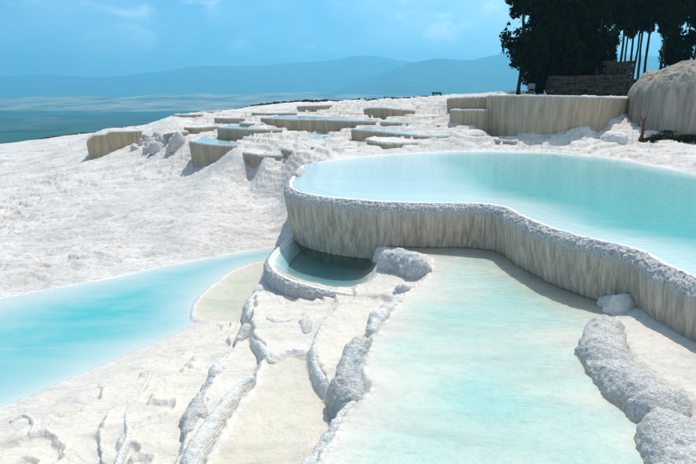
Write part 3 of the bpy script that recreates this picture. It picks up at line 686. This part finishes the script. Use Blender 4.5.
# ------------------------------------------------------------------ popcorn rolls, boulders and rimlets
def roll(name, px, rad, hgt, label, cat, mat=M_ROLL, group=None, step=.011, sink=.12, amp=1.0, z=None, ns=52, dam=False, fs=1.0):
    pts = []
    for k, (u, v) in enumerate(px):
        p = hit(u, v) if z is None else atz(u, v, z)
        pts.append((p[0], p[1], p[2], np.interp(k, np.arange(len(px)), np.interp(np.linspace(0, 1, len(px)), np.linspace(0, 1, len(rad)), rad)), np.interp(k, np.arange(len(px)), np.interp(np.linspace(0, 1, len(px)), np.linspace(0, 1, len(hgt)), hgt))))
    P, s = smooth_path(pts, step)
    P[:, 2] = np.convolve(np.pad(P[:, 2], 12, mode='edge'), np.ones(25) / 25, 'valid')
    if dam:
        tt = np.gradient(P[:, :2], axis=0); tt /= np.linalg.norm(tt, axis=1)[:, None] + 1e-9
        nn = np.stack([tt[:, 1], -tt[:, 0]], 1); of = (P[:, 3] * 1.3 + .05)[:, None]
        sm = lambda q: np.convolve(np.pad(q, 20, mode='edge'), np.ones(41) / 41, 'valid')
        zr_ = sm(ground_z(*(P[:, :2] + nn * of).T)); zl_ = sm(ground_z(*(P[:, :2] - nn * of).T))
        sg = 1.0 if zr_.mean() < zl_.mean() else -1.0          # towards the lower side
        lo, hi_ = np.minimum(zr_, zl_), np.maximum(zr_, zl_)
        P[:, 3] *= {'rim_nodule': 1.45, 'rimlet': 1.2}.get(name, 1.1) if name != 'basin_rim' else (1.55 if P[:, 3].mean() < .18 else 1.22); P[:, :2] += nn * sg * P[:, 3:4] * (.5 if name == 'basin_rim' else .40)
        P[:, 4] = np.clip(hi_ - lo + .035, .3 * P[:, 3], 2.0 * P[:, 3]); P[:, 2] = lo
    L = s[-1]
    endr = min(.5 * L, P[:, 3].mean())
    e = np.sqrt(np.clip(1 - (1 - np.clip(np.minimum(s, L - s) / max(endr, .02), 0, 1)) ** 2, 0, 1))
    t = np.gradient(P[:, :2], axis=0); t /= np.linalg.norm(t, axis=1)[:, None] + 1e-9
    ker = np.ones(15) / 15
    for j in (0, 1): t[:, j] = np.convolve(np.pad(t[:, j], 7, mode='edge'), ker, 'valid')
    t /= np.linalg.norm(t, axis=1)[:, None] + 1e-9
    nx, ny = t[:, 1:2], -t[:, 0:1]
    ph = np.linspace(0, math.pi, ns)[None]
    seg = 1 + (.36 if P[:, 3].mean() < .24 else .2) * fbm(s * 2.3, s * 0, P[0, 0], 2, 33)[:, None] * amp
    w = (P[:, 3] * e)[:, None] * seg + .004; h = (P[:, 4] * e)[:, None] * seg
    co = np.sign(np.cos(ph)) * np.abs(np.cos(ph)) ** .8
    O = co * w; Z = P[:, 2:3] - sink + np.sin(ph) ** (1.15 if name in ('rimlet', 'rim_nodule') else .8) * (h + sink)
    X = P[:, 0:1] + nx * O; Y = P[:, 1:2] + ny * O
    lump = fbm(X * 3.2 * fs, Y * 3.2 * fs, Z * 3.2 * fs, 3, 44) * .075 / fs
    pop = ((.5 - worley(X * 10 * fs, Y * 10 * fs, Z * 10 * fs, 5)) * .040 + (.5 - worley(X * 24 * fs, Y * 24 * fs, Z * 24 * fs, 6)) * .018 + fbm(X * 30 * fs, Y * 30 * fs, Z * 30 * fs, 2, 4) * .006) / fs
    D = (lump + pop) * amp * np.clip(e[:, None] * 1.0, .0, 1) * np.clip(w / .12, .35, 1.2)
    X = X + nx * np.cos(ph) * D; Y = Y + ny * np.cos(ph) * D; Z = Z + np.sin(ph) * D
    o = mesh_obj(name, np.stack([X, Y, Z], -1).reshape(-1, 3) - P[len(P) // 2, :3], grid_faces(len(P), ns), mat)
    o.location = [float(q) for q in P[len(P) // 2, :3]]
    return tag(o, label, cat, group)
RL = [
 ('travertine_boulder', [(377, 268), (394, 268), (412, 272), (424, 276)], [.27, .30, .26], [.42, .40, .28], 'lumpy white and blue grey boulder between small pool and wide basin', 'boulder', M_ROLLB),
 ('travertine_boulder', [(396, 291), (409, 291)], [.12, .12], [.14, .13], 'small smooth white stone below the blue grey boulder', 'boulder', M_ROLLW),
 ('basin_rim', [(408, 292), (396, 305), (385, 319), (376, 333)], [.08, .10, .09], [.06, .09, .08], 'thin upper stretch of pebbly rim beside the wide basin', 'rim', M_ROLLW),
 ('basin_rim', [(376, 334), (367, 350), (362, 366), (366, 384), (374, 391)], [.10, .16, .20, .12], [.08, .14, .16, .08], 'bulging blue grey stretch of rim holding the wide basin', 'rim', M_ROLLB),
 ('basin_rim', [(368, 394), (357, 409), (346, 426), (334, 445), (322, 466), (308, 492)], [.10, .13, .14, .14], [.06, .09, .09, .09], 'lowest stretch of pale pebbly rim beside the wide basin', 'rim', M_ROLLW),
 ('basin_rim', [(624, 322), (616, 335), (617, 352), (629, 371), (649, 388), (670, 404), (690, 424)], [.20, .26, .27, .28, .26], [.17, .22, .24, .25, .22], 'fat grey popcorn textured rim beside the cream shelf', 'rim', M_ROLL),
 ('basin_rim', [(686, 424), (693, 448), (702, 475), (712, 520)], [.24, .26, .28], [.22, .25, .25], 'grey popcorn rim following the fat rim at the picture corner', 'rim', M_ROLL),
 ('travertine_boulder', [(598, 302), (612, 306), (627, 312)], [.16, .24, .22], [.17, .24, .20], 'pale lumpy stone at the foot of the large fluted wall', 'boulder', M_ROLLW),
 ('rim_nodule', [(263, 286), (256, 298), (256, 312)], [.11, .15, .11], [.14, .18, .12], 'pair of pale knobs below the blue grey rim', 'rim', M_ROLLW),
 ('rim_nodule', [(256, 318), (251, 328), (238, 345)], [.08, .13, .09], [.10, .15, .10], 'grey knob above the thin greenish shelf', 'rim', M_ROLL),
 ('rimlet', [(254, 332), (263, 343), (270, 354), (277, 364)], [.06, .09, .07], [.06, .09, .06], 'short thin rimlet branching off the grey knob', 'rim', M_ROLLW),
 ('rim_nodule', [(240, 345), (229, 359), (217, 378)], [.08, .13, .10], [.12, .18, .14], 'grey knob halfway down the chain of foreground knobs', 'rim', M_ROLLW),
 ('rim_nodule', [(219, 374), (210, 391), (200, 414), (190, 438)], [.09, .14, .12, .07], [.14, .20, .12], 'largest grey knob ending the foreground chain', 'rim', M_ROLL),
 ('rimlet', [(258, 374), (243, 393), (226, 416), (212, 437), (200, 462), (190, 490)], [.06, .10, .12, .13], [.06, .10, .12, .12], 'long sloping rimlet along the thin filmed cream basin', 'rim', M_ROLLW),
 ('rim_nodule', [(306, 314), (310, 324), (308, 335)], [.07, .11, .07], [.09, .14, .08], 'single grey knob below the small dark pool rim', 'rim', M_ROLL),
 ('rimlet', [(334, 313), (325, 328), (319, 346), (321, 366), (335, 384), (349, 390)], [.06, .10, .11, .10, .07], [.06, .10, .10, .09, .06], 'curved pale rimlet reaching the bulging basin rim', 'rim', M_ROLLW),
 ('rimlet', [(152, 374), (142, 393), (129, 414), (131, 436), (122, 462), (116, 485)], [.03, .05, .055, .05], [.03, .05, .05, .04], 'thin crooked rimlet crossing the cream flat', 'rim', M_ROLLW),
 ('rimlet', [(268, 316), (280, 320), (293, 318)], [.07, .11, .07], [.05, .08, .05], 'low white crust between the knobs and the dark pool rim', 'rim', M_ROLLW),
 ('rimlet', [(10, 424), (24, 418), (33, 426), (28, 436)], [.04, .05, .04], [.035, .045, .03], 'little curled rimlet near the turquoise shore', 'rim', M_ROLLW),
 ('rim_nodule', [(296, 177), (301, 172)], [.16, .16], [.17, .17], 'grey nub stone at the back corner of the large pool wall', 'stone', M_ROLL),
]
for a in RL:
    kw = dict(z=ZA) if 'nub stone' in a[4] else dict(dam=a[0] in ('basin_rim', 'rimlet', 'rim_nodule'))
    roll(*a[:6], mat=a[6], amp={'rimlet': .5, 'rim_nodule': .6, 'basin_rim': .75}.get(a[0], 1.0), **kw)

# ------------------------------------------------------------------ rubble beside the far ledges
for k, (u, v) in enumerate([(141, 141), (147, 137), (151, 144), (156, 139), (160, 146), (163, 141), (148, 150), (156, 150), (137, 146), (169, 150), (175, 146), (181, 143)]):
    p = hit(u, v + 3, 20)
    roll('rubble_stone', [(u - 2.5 - (k % 3), v + 2.5), (u + 2.5 + (k % 2), v + 2.5 - (k % 2))], [.30 + .08 * (k % 3)], [.30 + .1 * (k % 4)], 'rough grey rubble stone heaped between the lone bluff and broken ledge', 'stone', M_ROLL, 'rubble stones on the white slope', .03, .2, 1.3, ns=30, fs=.38)

# ------------------------------------------------------------------ the big fluted rock mound on the right
def mound(name, cx, cy, z0, rx, ry, prof, label, mat, na=420, nh=150, seed=3, flute=1.0, e=2.6):
    th = np.linspace(0, 2 * math.pi, na, endpoint=False)[:, None]
    a = np.linspace(0, 1, nh)[None]
    pr = np.array(prof)
    d = np.concatenate([[0], np.cumsum(np.linalg.norm(np.diff(pr, axis=0), axis=1))]); d /= d[-1]
    R = np.interp(a, d, pr[:, 0]); Z = np.interp(a, d, pr[:, 1])
    for arr in (R, Z): arr[0] = np.convolve(np.pad(arr[0], 6, mode='edge'), np.ones(13) / 13, 'valid')
    c, s_ = np.cos(th), np.sin(th)
    k = (np.abs(c) ** e + np.abs(s_) ** e) ** (-1 / e)
    side = sstep(.97, .8, R)
    g = 1 + .05 * fbm(th * 1.9, th * 0, 0, 3, seed) + 0 * a
    X = rx * k * c * R * g; Y = ry * k * s_ * R * g; ZZ = Z + 0 * th
    fl = (fbm(th * 13, ZZ * .25, 0, 3, seed + 4) * .10 + (np.abs(fbm(th * 34, ZZ * .3, 0, 2, seed + 7)) - .2) * -.05) * flute * sstep(.80, .97, R)
    top = (fbm(X * 1.3, Y * 1.3, ZZ, 4, seed + 9) * .30 + (.5 - np.abs(fbm(X * .9, Y * 1.9, ZZ * 1.5, 5, 2, .6)) * 2) * .30 + fbm(X * 4.5, Y * 6, ZZ * 4.5, 4, 21, .6) * .16) * sstep(.99, .84, R)
    X = X + c * fl; Y = Y + s_ * fl; ZZ = ZZ + top * .8 + .03 * fbm(X * 5, Y * 5, ZZ * 5, 3, seed)
    o = mesh_obj(name, np.stack([X, Y, ZZ], -1).reshape(-1, 3), grid_faces(na, nh, True), mat, attrs={'crust': np.repeat(0 * a, na, 0).ravel() + .0 * sstep(.93, .72, R).repeat(na, 0).ravel(), 'foot': np.zeros(na * nh)})
    o.location = (cx, cy, z0)
    return o
M_ROCK = mat_wall('fluted_rock', (.40, .345, .285), (.22, .19, .16), (.41, .34, .26), .5)
rock = empty('fluted_rock', (18.5, 27.0, -2.3), 'huge rounded fluted grey rock mound right of the tall terrace wall', 'rock')
rk = mound('rock_body', 0, 0, 0, 4.6, 2.25, [(.97, -.3), (.985, .6), (1.0, 1.6), (1.0, 2.3), (.975, 2.65), (.92, 2.95), (.80, 3.3), (.63, 3.6), (.42, 3.85), (.2, 4.0), (.001, 4.05)], '', M_ROCK)
rk.parent = rock
# moss tufts at its foot are separate plants
def leafy(seed, n, rad, h, leaf):
    r = np.random.default_rng(seed)
    base = np.column_stack([r.normal(0, rad * .5, n), r.normal(0, rad * .35, n), r.random(n) ** 1.3 * h])
    base[:, :2] *= (1.1 - base[:, 2:3] / h * .6)
    d = r.normal(0, 1, (n, 3)); d[:, 2] = np.abs(d[:, 2]) + .6; d /= np.linalg.norm(d, axis=1)[:, None]
    e = np.cross(d, r.normal(0, 1, (n, 3))); e /= np.linalg.norm(e, axis=1)[:, None]
    L = leaf * (.6 + .8 * r.random((n, 1)))
    V = np.stack([base - e * L * .3, base + d * L * .5 - e * L * .05 + e * L * .3, base + d * L * 1.2, base + d * L * .4 - e * L * .4], 1).reshape(-1, 3)
    return V
M_MOSS = mat_simple('moss_green', (.022, .032, .008), (.05, .055, .014), 6)
mparts = []
for k, (u, v, h, w) in enumerate([(652, 131, .25, .3), (659, 131, .42, .4), (668, 130.5, .62, .42), (677, 131, .45, .42), (686, 130.5, .55, .4), (694, 130, .4, .45), (704, 130, .45, .5), (714, 130, .4, .5)]):
    p = aty(u, v, 24.62)
    mparts.append((leafy(k, 1100, w * 1.2, h * .62, .055) + np.array([p[0], p[1], float(ground_z(np.array([p[0]]), np.array([p[1]]))[0]) - .02])))
V = np.concatenate(mparts)
tag(mesh_obj('moss', V, np.arange(len(V)).reshape(-1, 4), M_MOSS, None, False), 'dark green moss along the foot of the fluted rock', 'moss', None, 'stuff')
# low bank boulder and white apron beside the rock
roll('bank_boulder', [(603, 139), (614, 139), (628, 139.5)], [.5, .6, .5], [.26, .34, .26], 'low white boulder on the bank left of the forked stump', 'boulder', M_ROLLW, None, .03, .3, .6, ns=44, fs=.5)

# forked brown stump
M_BARK = mat_simple('bark', (.016, .012, .009), (.04, .029, .021), 14)
M_STUMP = mat_simple('red_brown_wood', (.10, .035, .022), (.20, .09, .055), 12)
def tube(pts, rad, n=8, seed=0, rough=.0):
    P = np.asarray(pts, float); R = np.asarray(rad, float); V = []
    t = np.gradient(P, axis=0); t /= np.linalg.norm(t, axis=1)[:, None] + 1e-9
    for p, d, r in zip(P, t, R):
        a = np.cross(d, (0.3, 1, 0.1)); a /= np.linalg.norm(a); b = np.cross(d, a)
        th = np.arange(n) / n * 2 * math.pi
        k = r * (1 + rough * fbm(th * 2, th * 0 + p[2] * 3, seed, 2, 5))
        V.append(p + (np.cos(th) * k)[:, None] * a + (np.sin(th) * k)[:, None] * b)
    V = np.concatenate(V); m = len(P)
    i = np.arange(m - 1)[:, None]; j = np.arange(n)[None]
    Fq = np.stack([i * n + j, i * n + (j + 1) % n, (i + 1) * n + (j + 1) % n, (i + 1) * n + j], -1).reshape(-1, 4)
    return V, Fq
def join(parts):
    V, Fs, k = [], [], 0
    for v, f in parts: V.append(v); Fs.append(np.asarray(f) + k); k += len(v)
    return np.concatenate(V), np.concatenate(Fs)
p = hit(641.5, 140.0, 15)
st = empty('forked_stump', p, 'slender red brown forked stump standing before the fluted rock', 'stump')
mesh_obj('trunk', *tube([(0, 0, -.1), (0, 0, 0), (0, 0, .07), (.015, 0, .3), (-.005, 0, .6), (.02, 0, .82), (.035, 0, .93)], [.16, .14, .085, .062, .06, .055, .03], 10, 1, .3), M_STUMP, st)
mesh_obj('branch', *tube([(0, 0, .66), (-.06, .01, .80), (-.12, .02, .92), (-.17, .02, 1.0)], [.05, .042, .038, .015], 8, 2, .3), M_STUMP, st)
mesh_obj('branch', *tube([(.02, 0, .80), (.055, .01, .92), (.06, .0, 1.02)], [.04, .03, .012], 8, 3, .3), M_STUMP, st)

# ------------------------------------------------------------------ trees
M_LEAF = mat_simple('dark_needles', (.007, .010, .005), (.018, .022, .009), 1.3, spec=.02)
def tree_mesh(seed, H, crown0, rw, n, leaf):
    """trunk, limbs and a crown of leaf faces; crown0 = height of the crown's foot"""
    r = np.random.default_rng(seed)
    zz = np.linspace(-.3, H * .93, 14)
    wob = np.cumsum(r.normal(0, .05, (14, 2)), 0)
    tr = np.column_stack([wob, zz]); rad = np.interp(zz, [-.3, 0, .4, H * .93], [.22, .19, .15, .03])
    trunk = tube(tr, rad, 9, seed, .15)
    limbs, tips = [], []
    for k in range(34):
        f = r.random(); z0 = crown0 - .3 + f * (H * .9 - crown0)
        a = r.random() * 2 * math.pi
        prof = math.sin(math.pi * min(1, .16 + .84 * f) ** .8) ** .6 * (1 - .45 * f)
        L = rw * prof * (.6 + .55 * r.random())
        c = np.array([np.interp(z0, zz, tr[:, 0]), np.interp(z0, zz, tr[:, 1]), z0])
        rise = .5 + .6 * r.random()
        pts = [c + np.array([math.cos(a) * L * q, math.sin(a) * L * q, L * rise * q ** 1.4]) for q in (0, .35, .7, 1)]
        limbs.append(tube(pts, [.06, .045, .03, .01], 5, k)); tips += [(pts[q], L) for q in (1, 2, 2, 3, 3)]
    tips.append((tr[-1], .6)); tips.append((tr[-2], .7))
    w = np.array([t[1] for t in tips]); idx = r.choice(len(tips), n, p=w / w.sum())
    base = np.array([tips[i][0] for i in idx])
    sub = r.integers(0, 9, n)                                    # twigs within a spray
    offs = np.random.default_rng(seed + 99).normal(0, 1, (len(tips), 9, 3)) * .34
    C_ = base + offs[idx, sub] + r.normal(0, .11, (n, 3))
    d = r.normal(0, 1, (n, 3)); d[:, 2] += .35; d /= np.linalg.norm(d, axis=1)[:, None]
    e = np.cross(d, r.normal(0, 1, (n, 3))); e /= np.linalg.norm(e, axis=1)[:, None]
    L = leaf * (.5 + r.random((n, 1)))
    V = np.stack([C_ - d * L * .5, C_ + e * L * .28, C_ + d * L * .6, C_ - e * L * .28], 1).reshape(-1, 3)
    return join([trunk] + limbs), (V, np.arange(4 * n).reshape(-1, 4))
KINDS = {}
def tree(kind, x, y, z, sx, sz, rot, label, group):
    e = empty('pine_tree', (x, y, z), label, 'tree', group)
    e.scale = (sx, sx, sz); e.rotation_euler = (0, 0, rot)
    if kind not in KINDS:
        pr = {'low': (5, 13, .7, 2.0, 17000, .26), 'low2': (8, 12.5, 1.0, 1.9, 16000, .26), 'mid': (12, 13, 2.3, 2.0, 15000, .26), 'high': (15, 13.5, 5.6, 2.1, 14000, .26), 'high2': (19, 12.5, 4.9, 1.8, 13000, .26)}[kind]
        t, c = tree_mesh(*pr)
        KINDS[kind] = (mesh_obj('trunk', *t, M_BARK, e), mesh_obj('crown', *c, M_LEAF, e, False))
    else:
        for o in KINDS[kind]:
            c = o.copy(); COL.objects.link(c); c.parent = e
FRONT = [('mid', 518, 41.5, .95, 1.0, 'outermost dark pine at the open end of the grove, branches low'), ('low', 537, 43.5, .85, 1.0, 'dense pine with foliage to the ground behind the grey sign'), ('low2', 556, 42.5, .9, 1.05, 'dense pine behind the end of the long ruined wall near the sign'), ('low', 577, 44.5, .9, .95, 'dense low branched pine behind the middle of the long ruined wall'),
         ('mid', 594, 43.0, .8, 1.0, 'pine between the dense pines and the stepped block pile'), ('high', 607, 49, .75, 1.0, 'slim bare trunked pine rising behind the stepped block pile'), ('high2', 616, 46, .7, 1.1, 'slim bare trunked pine rising behind the stepped block pile'), ('high', 626, 50, .75, 1.0, 'slim bare trunked pine rising behind the stepped block pile'), ('high2', 642, 47, .75, 1.05, 'pine between the stepped block pile and the fluted rock'), ('high2', 656, 45, .8, 1.0, None),
         ('mid', 671, 48, .8, 1.1, None), ('high', 688, 46, .9, .95, None), ('mid', 706, 47, .9, 1.1, None), ('high2', 728, 45, .9, 1.0, None), ('low2', 752, 46, .9, 1.0, None), ('mid', 790, 44, .9, 1.0, None)]
BACK = [('high', 611, 54, .7, 1.1), ('high2', 621, 57, .7, 1.15), ('high', 631, 54, .7, 1.1), ('mid', 530, 52, .9, 1.1), ('low2', 549, 54, .9, 1.1), ('low', 568, 53, .9, 1.1), ('low', 586, 55, .9, 1.1), ('high', 600, 58, .9, 1.15), ('high', 635, 60, .9, 1.2), ('high2', 662, 57, .9, 1.2), ('high', 680, 60, .9, 1.2), ('high2', 712, 58, 1, 1.2), ('high', 745, 58, 1, 1.2)]
for k, (kd, u, Y, sx, sz, lb) in enumerate(FRONT):
    q = aty(u, 95, Y); g = float(ground_z(np.array([q[0]]), np.array([q[1]]))[0])
    tree(kd, q[0], q[1], g, sx, sz, k * 2.1, lb or 'dark backlit pine standing behind the top of the fluted rock', 'front row of pines')
for k, (kd, u, Y, sx, sz) in enumerate(BACK):
    q = aty(u, 95, Y); g = float(ground_z(np.array([q[0]]), np.array([q[1]]))[0])
    tree(kd, q[0], q[1], g, sx, sz, k * 1.7 + .5, 'dark pine of the rear row, half hidden behind the front pines', 'rear row of pines')

# ------------------------------------------------------------------ ruined stone walls, edging, sign, cart
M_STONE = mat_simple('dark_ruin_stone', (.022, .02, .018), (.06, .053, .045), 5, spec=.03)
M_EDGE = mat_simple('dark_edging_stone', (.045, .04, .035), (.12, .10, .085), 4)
def stone_mesh(seed, sx, sy, sz):
    r = np.random.default_rng(seed)
    V = np.array([(x, y, z) for x in (-.5, .5) for y in (-.5, .5) for z in (-.5, .5)]) * .94
    V = V * (1 + r.normal(0, .05, V.shape))
    # chamfered: three vertices per corner
    W, fc = [], []
    for v in V:
        for j in range(3):
            q = v.copy(); q[j] *= .86; W.append(q * (sx, sy, sz))
    me = bpy.data.meshes.new('stone')
    import bmesh
    bm = bmesh.new()
    for q in W: bm.verts.new(q)
    bmesh.ops.convex_hull(bm, input=bm.verts[:]); bm.to_mesh(me); bm.free()
    return me
STONES = [stone_mesh(k, 1, 1, 1) for k in range(6)]
for m_ in STONES: m_.materials.append(M_STONE)
def stone_wall(name, A, B, courses, ch, sl, thick, label, seed):
    A, B = np.array(A), np.array(B); r = np.random.default_rng(seed)
    e = empty(name, A, label, 'stone wall'); L = np.linalg.norm((B - A)[:2]); yaw = math.atan2(B[1] - A[1], B[0] - A[0])
    e.rotation_euler = (0, 0, yaw)
    for c in range(courses):
        x = -r.random() * .2
        top = L if c < courses - 1 else L * .8
        while x < top:
            w = sl * (.6 + .8 * r.random())
            o = link(bpy.data.objects.new('stone', STONES[r.integers(0, 6)]), e)
            zc = (x / L) * (B[2] - A[2]) + ch * (c + .5)
            o.location = (x + w / 2, r.normal(0, .05), zc + r.normal(0, .02)); o.scale = (w * 1.16, thick * (.8 + .4 * r.random()), ch * (.98 + .14 * r.random()))
            o.rotation_euler = (r.normal(0, .05), r.normal(0, .045), r.normal(0, .08))
            x += w
def gz(u, Y):
    q = aty(u, 95, Y); return (q[0], q[1], float(ground_z(np.array([q[0]]), np.array([q[1]]))[0]) - .05)
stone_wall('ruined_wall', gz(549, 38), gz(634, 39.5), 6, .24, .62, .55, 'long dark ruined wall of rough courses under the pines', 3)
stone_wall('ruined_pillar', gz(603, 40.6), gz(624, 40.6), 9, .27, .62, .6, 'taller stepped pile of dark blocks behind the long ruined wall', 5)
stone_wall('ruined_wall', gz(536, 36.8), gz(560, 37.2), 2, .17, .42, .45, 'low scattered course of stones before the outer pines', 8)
# dark edging along the skyline: three runs
M_E = [stone_mesh(20 + k, 1, 1, 1) for k in range(4)]
def edging(px, Y, h, label, seed, gap=0.0, dl=.55):
    r = np.random.default_rng(seed); pts = [aty(u, v, Y) for u, v in px]
    P, s = smooth_path(np.array(pts)[:, :2], dl * .8)
    Vs, Fs, k = [], [], 0
    o0 = np.array([P[0, 0], P[0, 1], 0])
    for q in P:
        if r.random() < gap: continue
        me = M_E[r.integers(0, 4)]
        V = np.array([v.co[:] for v in me.vertices]); sc_ = np.array([dl * (.5 + .7 * r.random()), .4, h * (.45 + .8 * r.random())])
        a = r.normal(0, .5); V = V * sc_; V = np.column_stack([V[:, 0] * math.cos(a) - V[:, 1] * math.sin(a), V[:, 0] * math.sin(a) + V[:, 1] * math.cos(a), V[:, 2]])
        g = float(ground_z(np.array([q[0]]), np.array([q[1]]))[0])
        Vs.append(V + np.array([q[0], q[1] + r.normal(0, .15), g + h * .28]) - o0)
        Fs += [[i + k for i in p_.vertices] for p_ in me.polygons]; k += len(V)
    o = mesh_obj('stone_edging', np.concatenate(Vs), Fs, M_EDGE, None, False); o.location = o0
    return tag(o, label, 'edging', None, 'stuff')
edging([(40, 138), (80, 132), (150, 123), (200, 114), (252, 107)], 61, .17, 'thin dark stone edging along the sloping skyline', 1, .05, .3)
edging([(252, 107), (275, 105), (300, 103), (332, 101)], 60.5, .34, 'thicker dark stone edging at the bend of the skyline', 2, .0, .35)
edging([(332, 101), (380, 99.5), (430, 97), (492, 95)], 60, .24, 'broken dark rubble edging leading towards the pines', 3, .15, .4)
edging([(360, 101), (390, 100.5), (415, 99), (440, 98)], 54, .22, 'short scattered rubble line below the broken edging', 4, .45, .6)
edging([(500, 94), (520, 94), (545, 94)], 37.5, .22, 'low dark rubble row at the foot of the outer pines', 6, .15, .4)
# small cart-like bench on the skyline
def box(x0, x1, y0, y1, z0, z1):
    V = np.array([(x, y, z) for x in (x0, x1) for y in (y0, y1) for z in (z0, z1)])
    return V, np.array([(0, 1, 3, 2), (4, 6, 7, 5), (0, 4, 5, 1), (2, 3, 7, 6), (0, 2, 6, 4), (1, 5, 7, 3)])
M_DARK = mat_simple('dark_weathered_wood', (.03, .03, .032), (.07, .065, .06), 9)
q = gz(437, 60); e = empty('bench', (q[0], q[1], q[2] + .05), 'small dark bench silhouetted on the rubble skyline', 'bench')
e.scale = (.8, .8, .62)
mesh_obj('seat', *box(-.65, .65, -.22, .22, .40, .48), M_DARK, e, False)
mesh_obj('backrest', *box(-.65, .65, .20, .26, .55, .80), M_DARK, e, False)
for x in (-.5, .5):
    mesh_obj('leg', *box(x - .05, x + .05, -.2, -.12, 0, .40), M_DARK, e, False)
    mesh_obj('leg', *box(x - .05, x + .05, .20, .265, 0, .56), M_DARK, e, False)
# info sign beside the outer pine
M_SIGN = mat_simple('grey_sign_board', (.16, .17, .18), (.22, .23, .24), 5, .6)
q = gz(531, 38.5); e = empty('sign', (q[0], q[1], q[2] + .05), 'small grey sign board on thin posts by the outer pine', 'sign')
mesh_obj('board', *box(-.24, .24, -.015, .015, .75, 1.12), M_SIGN, e, False)
for x in (-.2, .2): mesh_obj('post', *box(x - .022, x + .022, .016, .05, -.1, 1.1), M_SIGN, e, False)

# ------------------------------------------------------------------ valley, hills and the air
ZP = -95.0
def mat_plain():
    b = NB('valley_fields')
    vec = b.mapv((1, .8, 1))
    cells = b.voro(.006, vec, 'Color'); sep = b.n.new('ShaderNodeSeparateColor'); b.l.new(cells, sep.inputs[0])
    n = b.noise(.0016, 5, .6)
    sx_ = b.n.new('ShaderNodeSeparateXYZ'); b.l.new(b.pos, sx_.inputs[0]); sy = sx_.outputs['Y']
    c = b.mix(sep.outputs[0], (.005, .036, .034), (.030, .085, .050))
    c = b.mix(b.math('MULTIPLY', b.mr(sep.outputs[1], .62, .68), b.math('MULTIPLY', b.mr(n, .42, .55), b.mr(sy, 1500, 3200, .2, 1.0))), c, (.16, .13, .09))
    c = b.mix(b.mr(b.noise(.02, 4, .6), .55, .7), c, (.005, .03, .026))
    return b.pbr(c, .9, None, .1)
xs = np.linspace(-11000, 11000, 60); ys = np.concatenate([np.linspace(-900, 1500, 14), np.linspace(1700, 11500, 50)])
PX, PY = np.meshgrid(xs, ys, indexing='ij')
PZ = ZP + 6 * fbm(PX * .0012, PY * .0012, 0, 3, 5) * sstep(500, 2500, np.hypot(PX, PY))
plain = mesh_obj('valley_plain', np.stack([PX, PY, PZ], -1).reshape(-1, 3), grid_faces(len(xs), len(ys)), mat_plain())
tag(plain, 'broad green valley plain with fields', None, None, 'structure')
def mat_hill(name, c1, c2):
    b = NB(name); n = b.noise(.004, 6, .65)
    return b.pbr(b.mix(b.mr(n, .35, .65), c1, c2), .95, b.bump(n, .6, 40), .05)
def hills(name, sil, D, depth, mat, label, seed, rough):
    us = np.linspace(sil[0][0], sil[-1][0], 420)
    vs = np.interp(us, [p_[0] for p_ in sil], [p_[1] for p_ in sil])
    vs = np.convolve(np.pad(vs, 5, mode='edge'), np.ones(11) / 11, 'valid')
    X = np.array([aty(u, v, D)[0] for u, v in zip(us, vs)])
    top = np.array([aty(u, v, D)[2] for u, v in zip(us, vs)]) - ZP
    n = 60; t = np.linspace(-1, 1, n)
    XX = np.repeat(X[:, None], n, 1); YY = D + t[None] * depth + 0 * XX
    prof = np.clip(1 - np.abs(t), 0, 1)[None] ** 1.15
    rg = 1 - 2 * np.abs(fbm(XX / rough, YY / rough, 0, 5, seed))
    ZZ = ZP - 8 + (top[:, None] + 8) * prof * (1 + .42 * (rg - .4) * (1 - prof) * 2.0) + .035 * top[:, None] * fbm(XX / rough * 5, YY / rough * 5, 0, 3, seed + 3) * prof
    o = mesh_obj(name, np.stack([XX, YY, ZZ], -1).reshape(-1, 3), grid_faces(len(us), n), mat)
    return tag(o, label, None, None, 'structure')
hills('far_mountains', [(-260, 80), (-100, 78), (0, 76), (45, 73.5), (90, 77.5), (130, 75), (170, 70), (200, 64.5), (240, 66.5), (290, 62.5), (335, 60.5), (365, 52.5), (397, 60), (430, 64), (470, 62), (520, 58), (600, 60), (760, 63), (1000, 66)], 8600, 1900,
      mat_hill('far_mountain_scrub', (.05, .07, .045), (.13, .11, .08)), 'far hazy mountain range', 11, 1500)
hills('near_mountains', [(300, 101), (345, 88), (380, 74), (410, 62.5), (440, 57), (468, 60), (492, 54), (520, 50), (560, 52), (640, 55), (760, 60), (1000, 62)], 6000, 1500,
      mat_hill('near_mountain_scrub', (.04, .06, .045), (.09, .09, .06)), 'nearer blue mountain ridge', 23, 1100)
hills('foothills', [(-260, 100), (-100, 99), (0, 98), (60, 95), (120, 97), (180, 92), (240, 94), (300, 91), (380, 95), (470, 97), (600, 96), (900, 97)], 4600, 1300,
      mat_hill('foothill_fields', (.05, .08, .05), (.42, .35, .26)), 'low hazy foothills with fields', 37, 700)

b = NB('air')
pv = b.n.new('ShaderNodeVolumePrincipled')
pv.inputs['Color'].default_value = (.26, .75, 1.0, 1)
pv.inputs['Density'].default_value = 2.6e-4
pv.inputs['Anisotropy'].default_value = 0.6
b.l.new(pv.outputs[0], b.out.inputs['Volume'])
V, Fq = box(-11300, 11300, -1100, 11800, ZP - 30, 760)
hz = mesh_obj('haze', V, Fq[:, ::-1] if False else Fq, b.m, None, False)
tag(hz, 'thin blue haze filling the valley air', None, None, 'stuff')
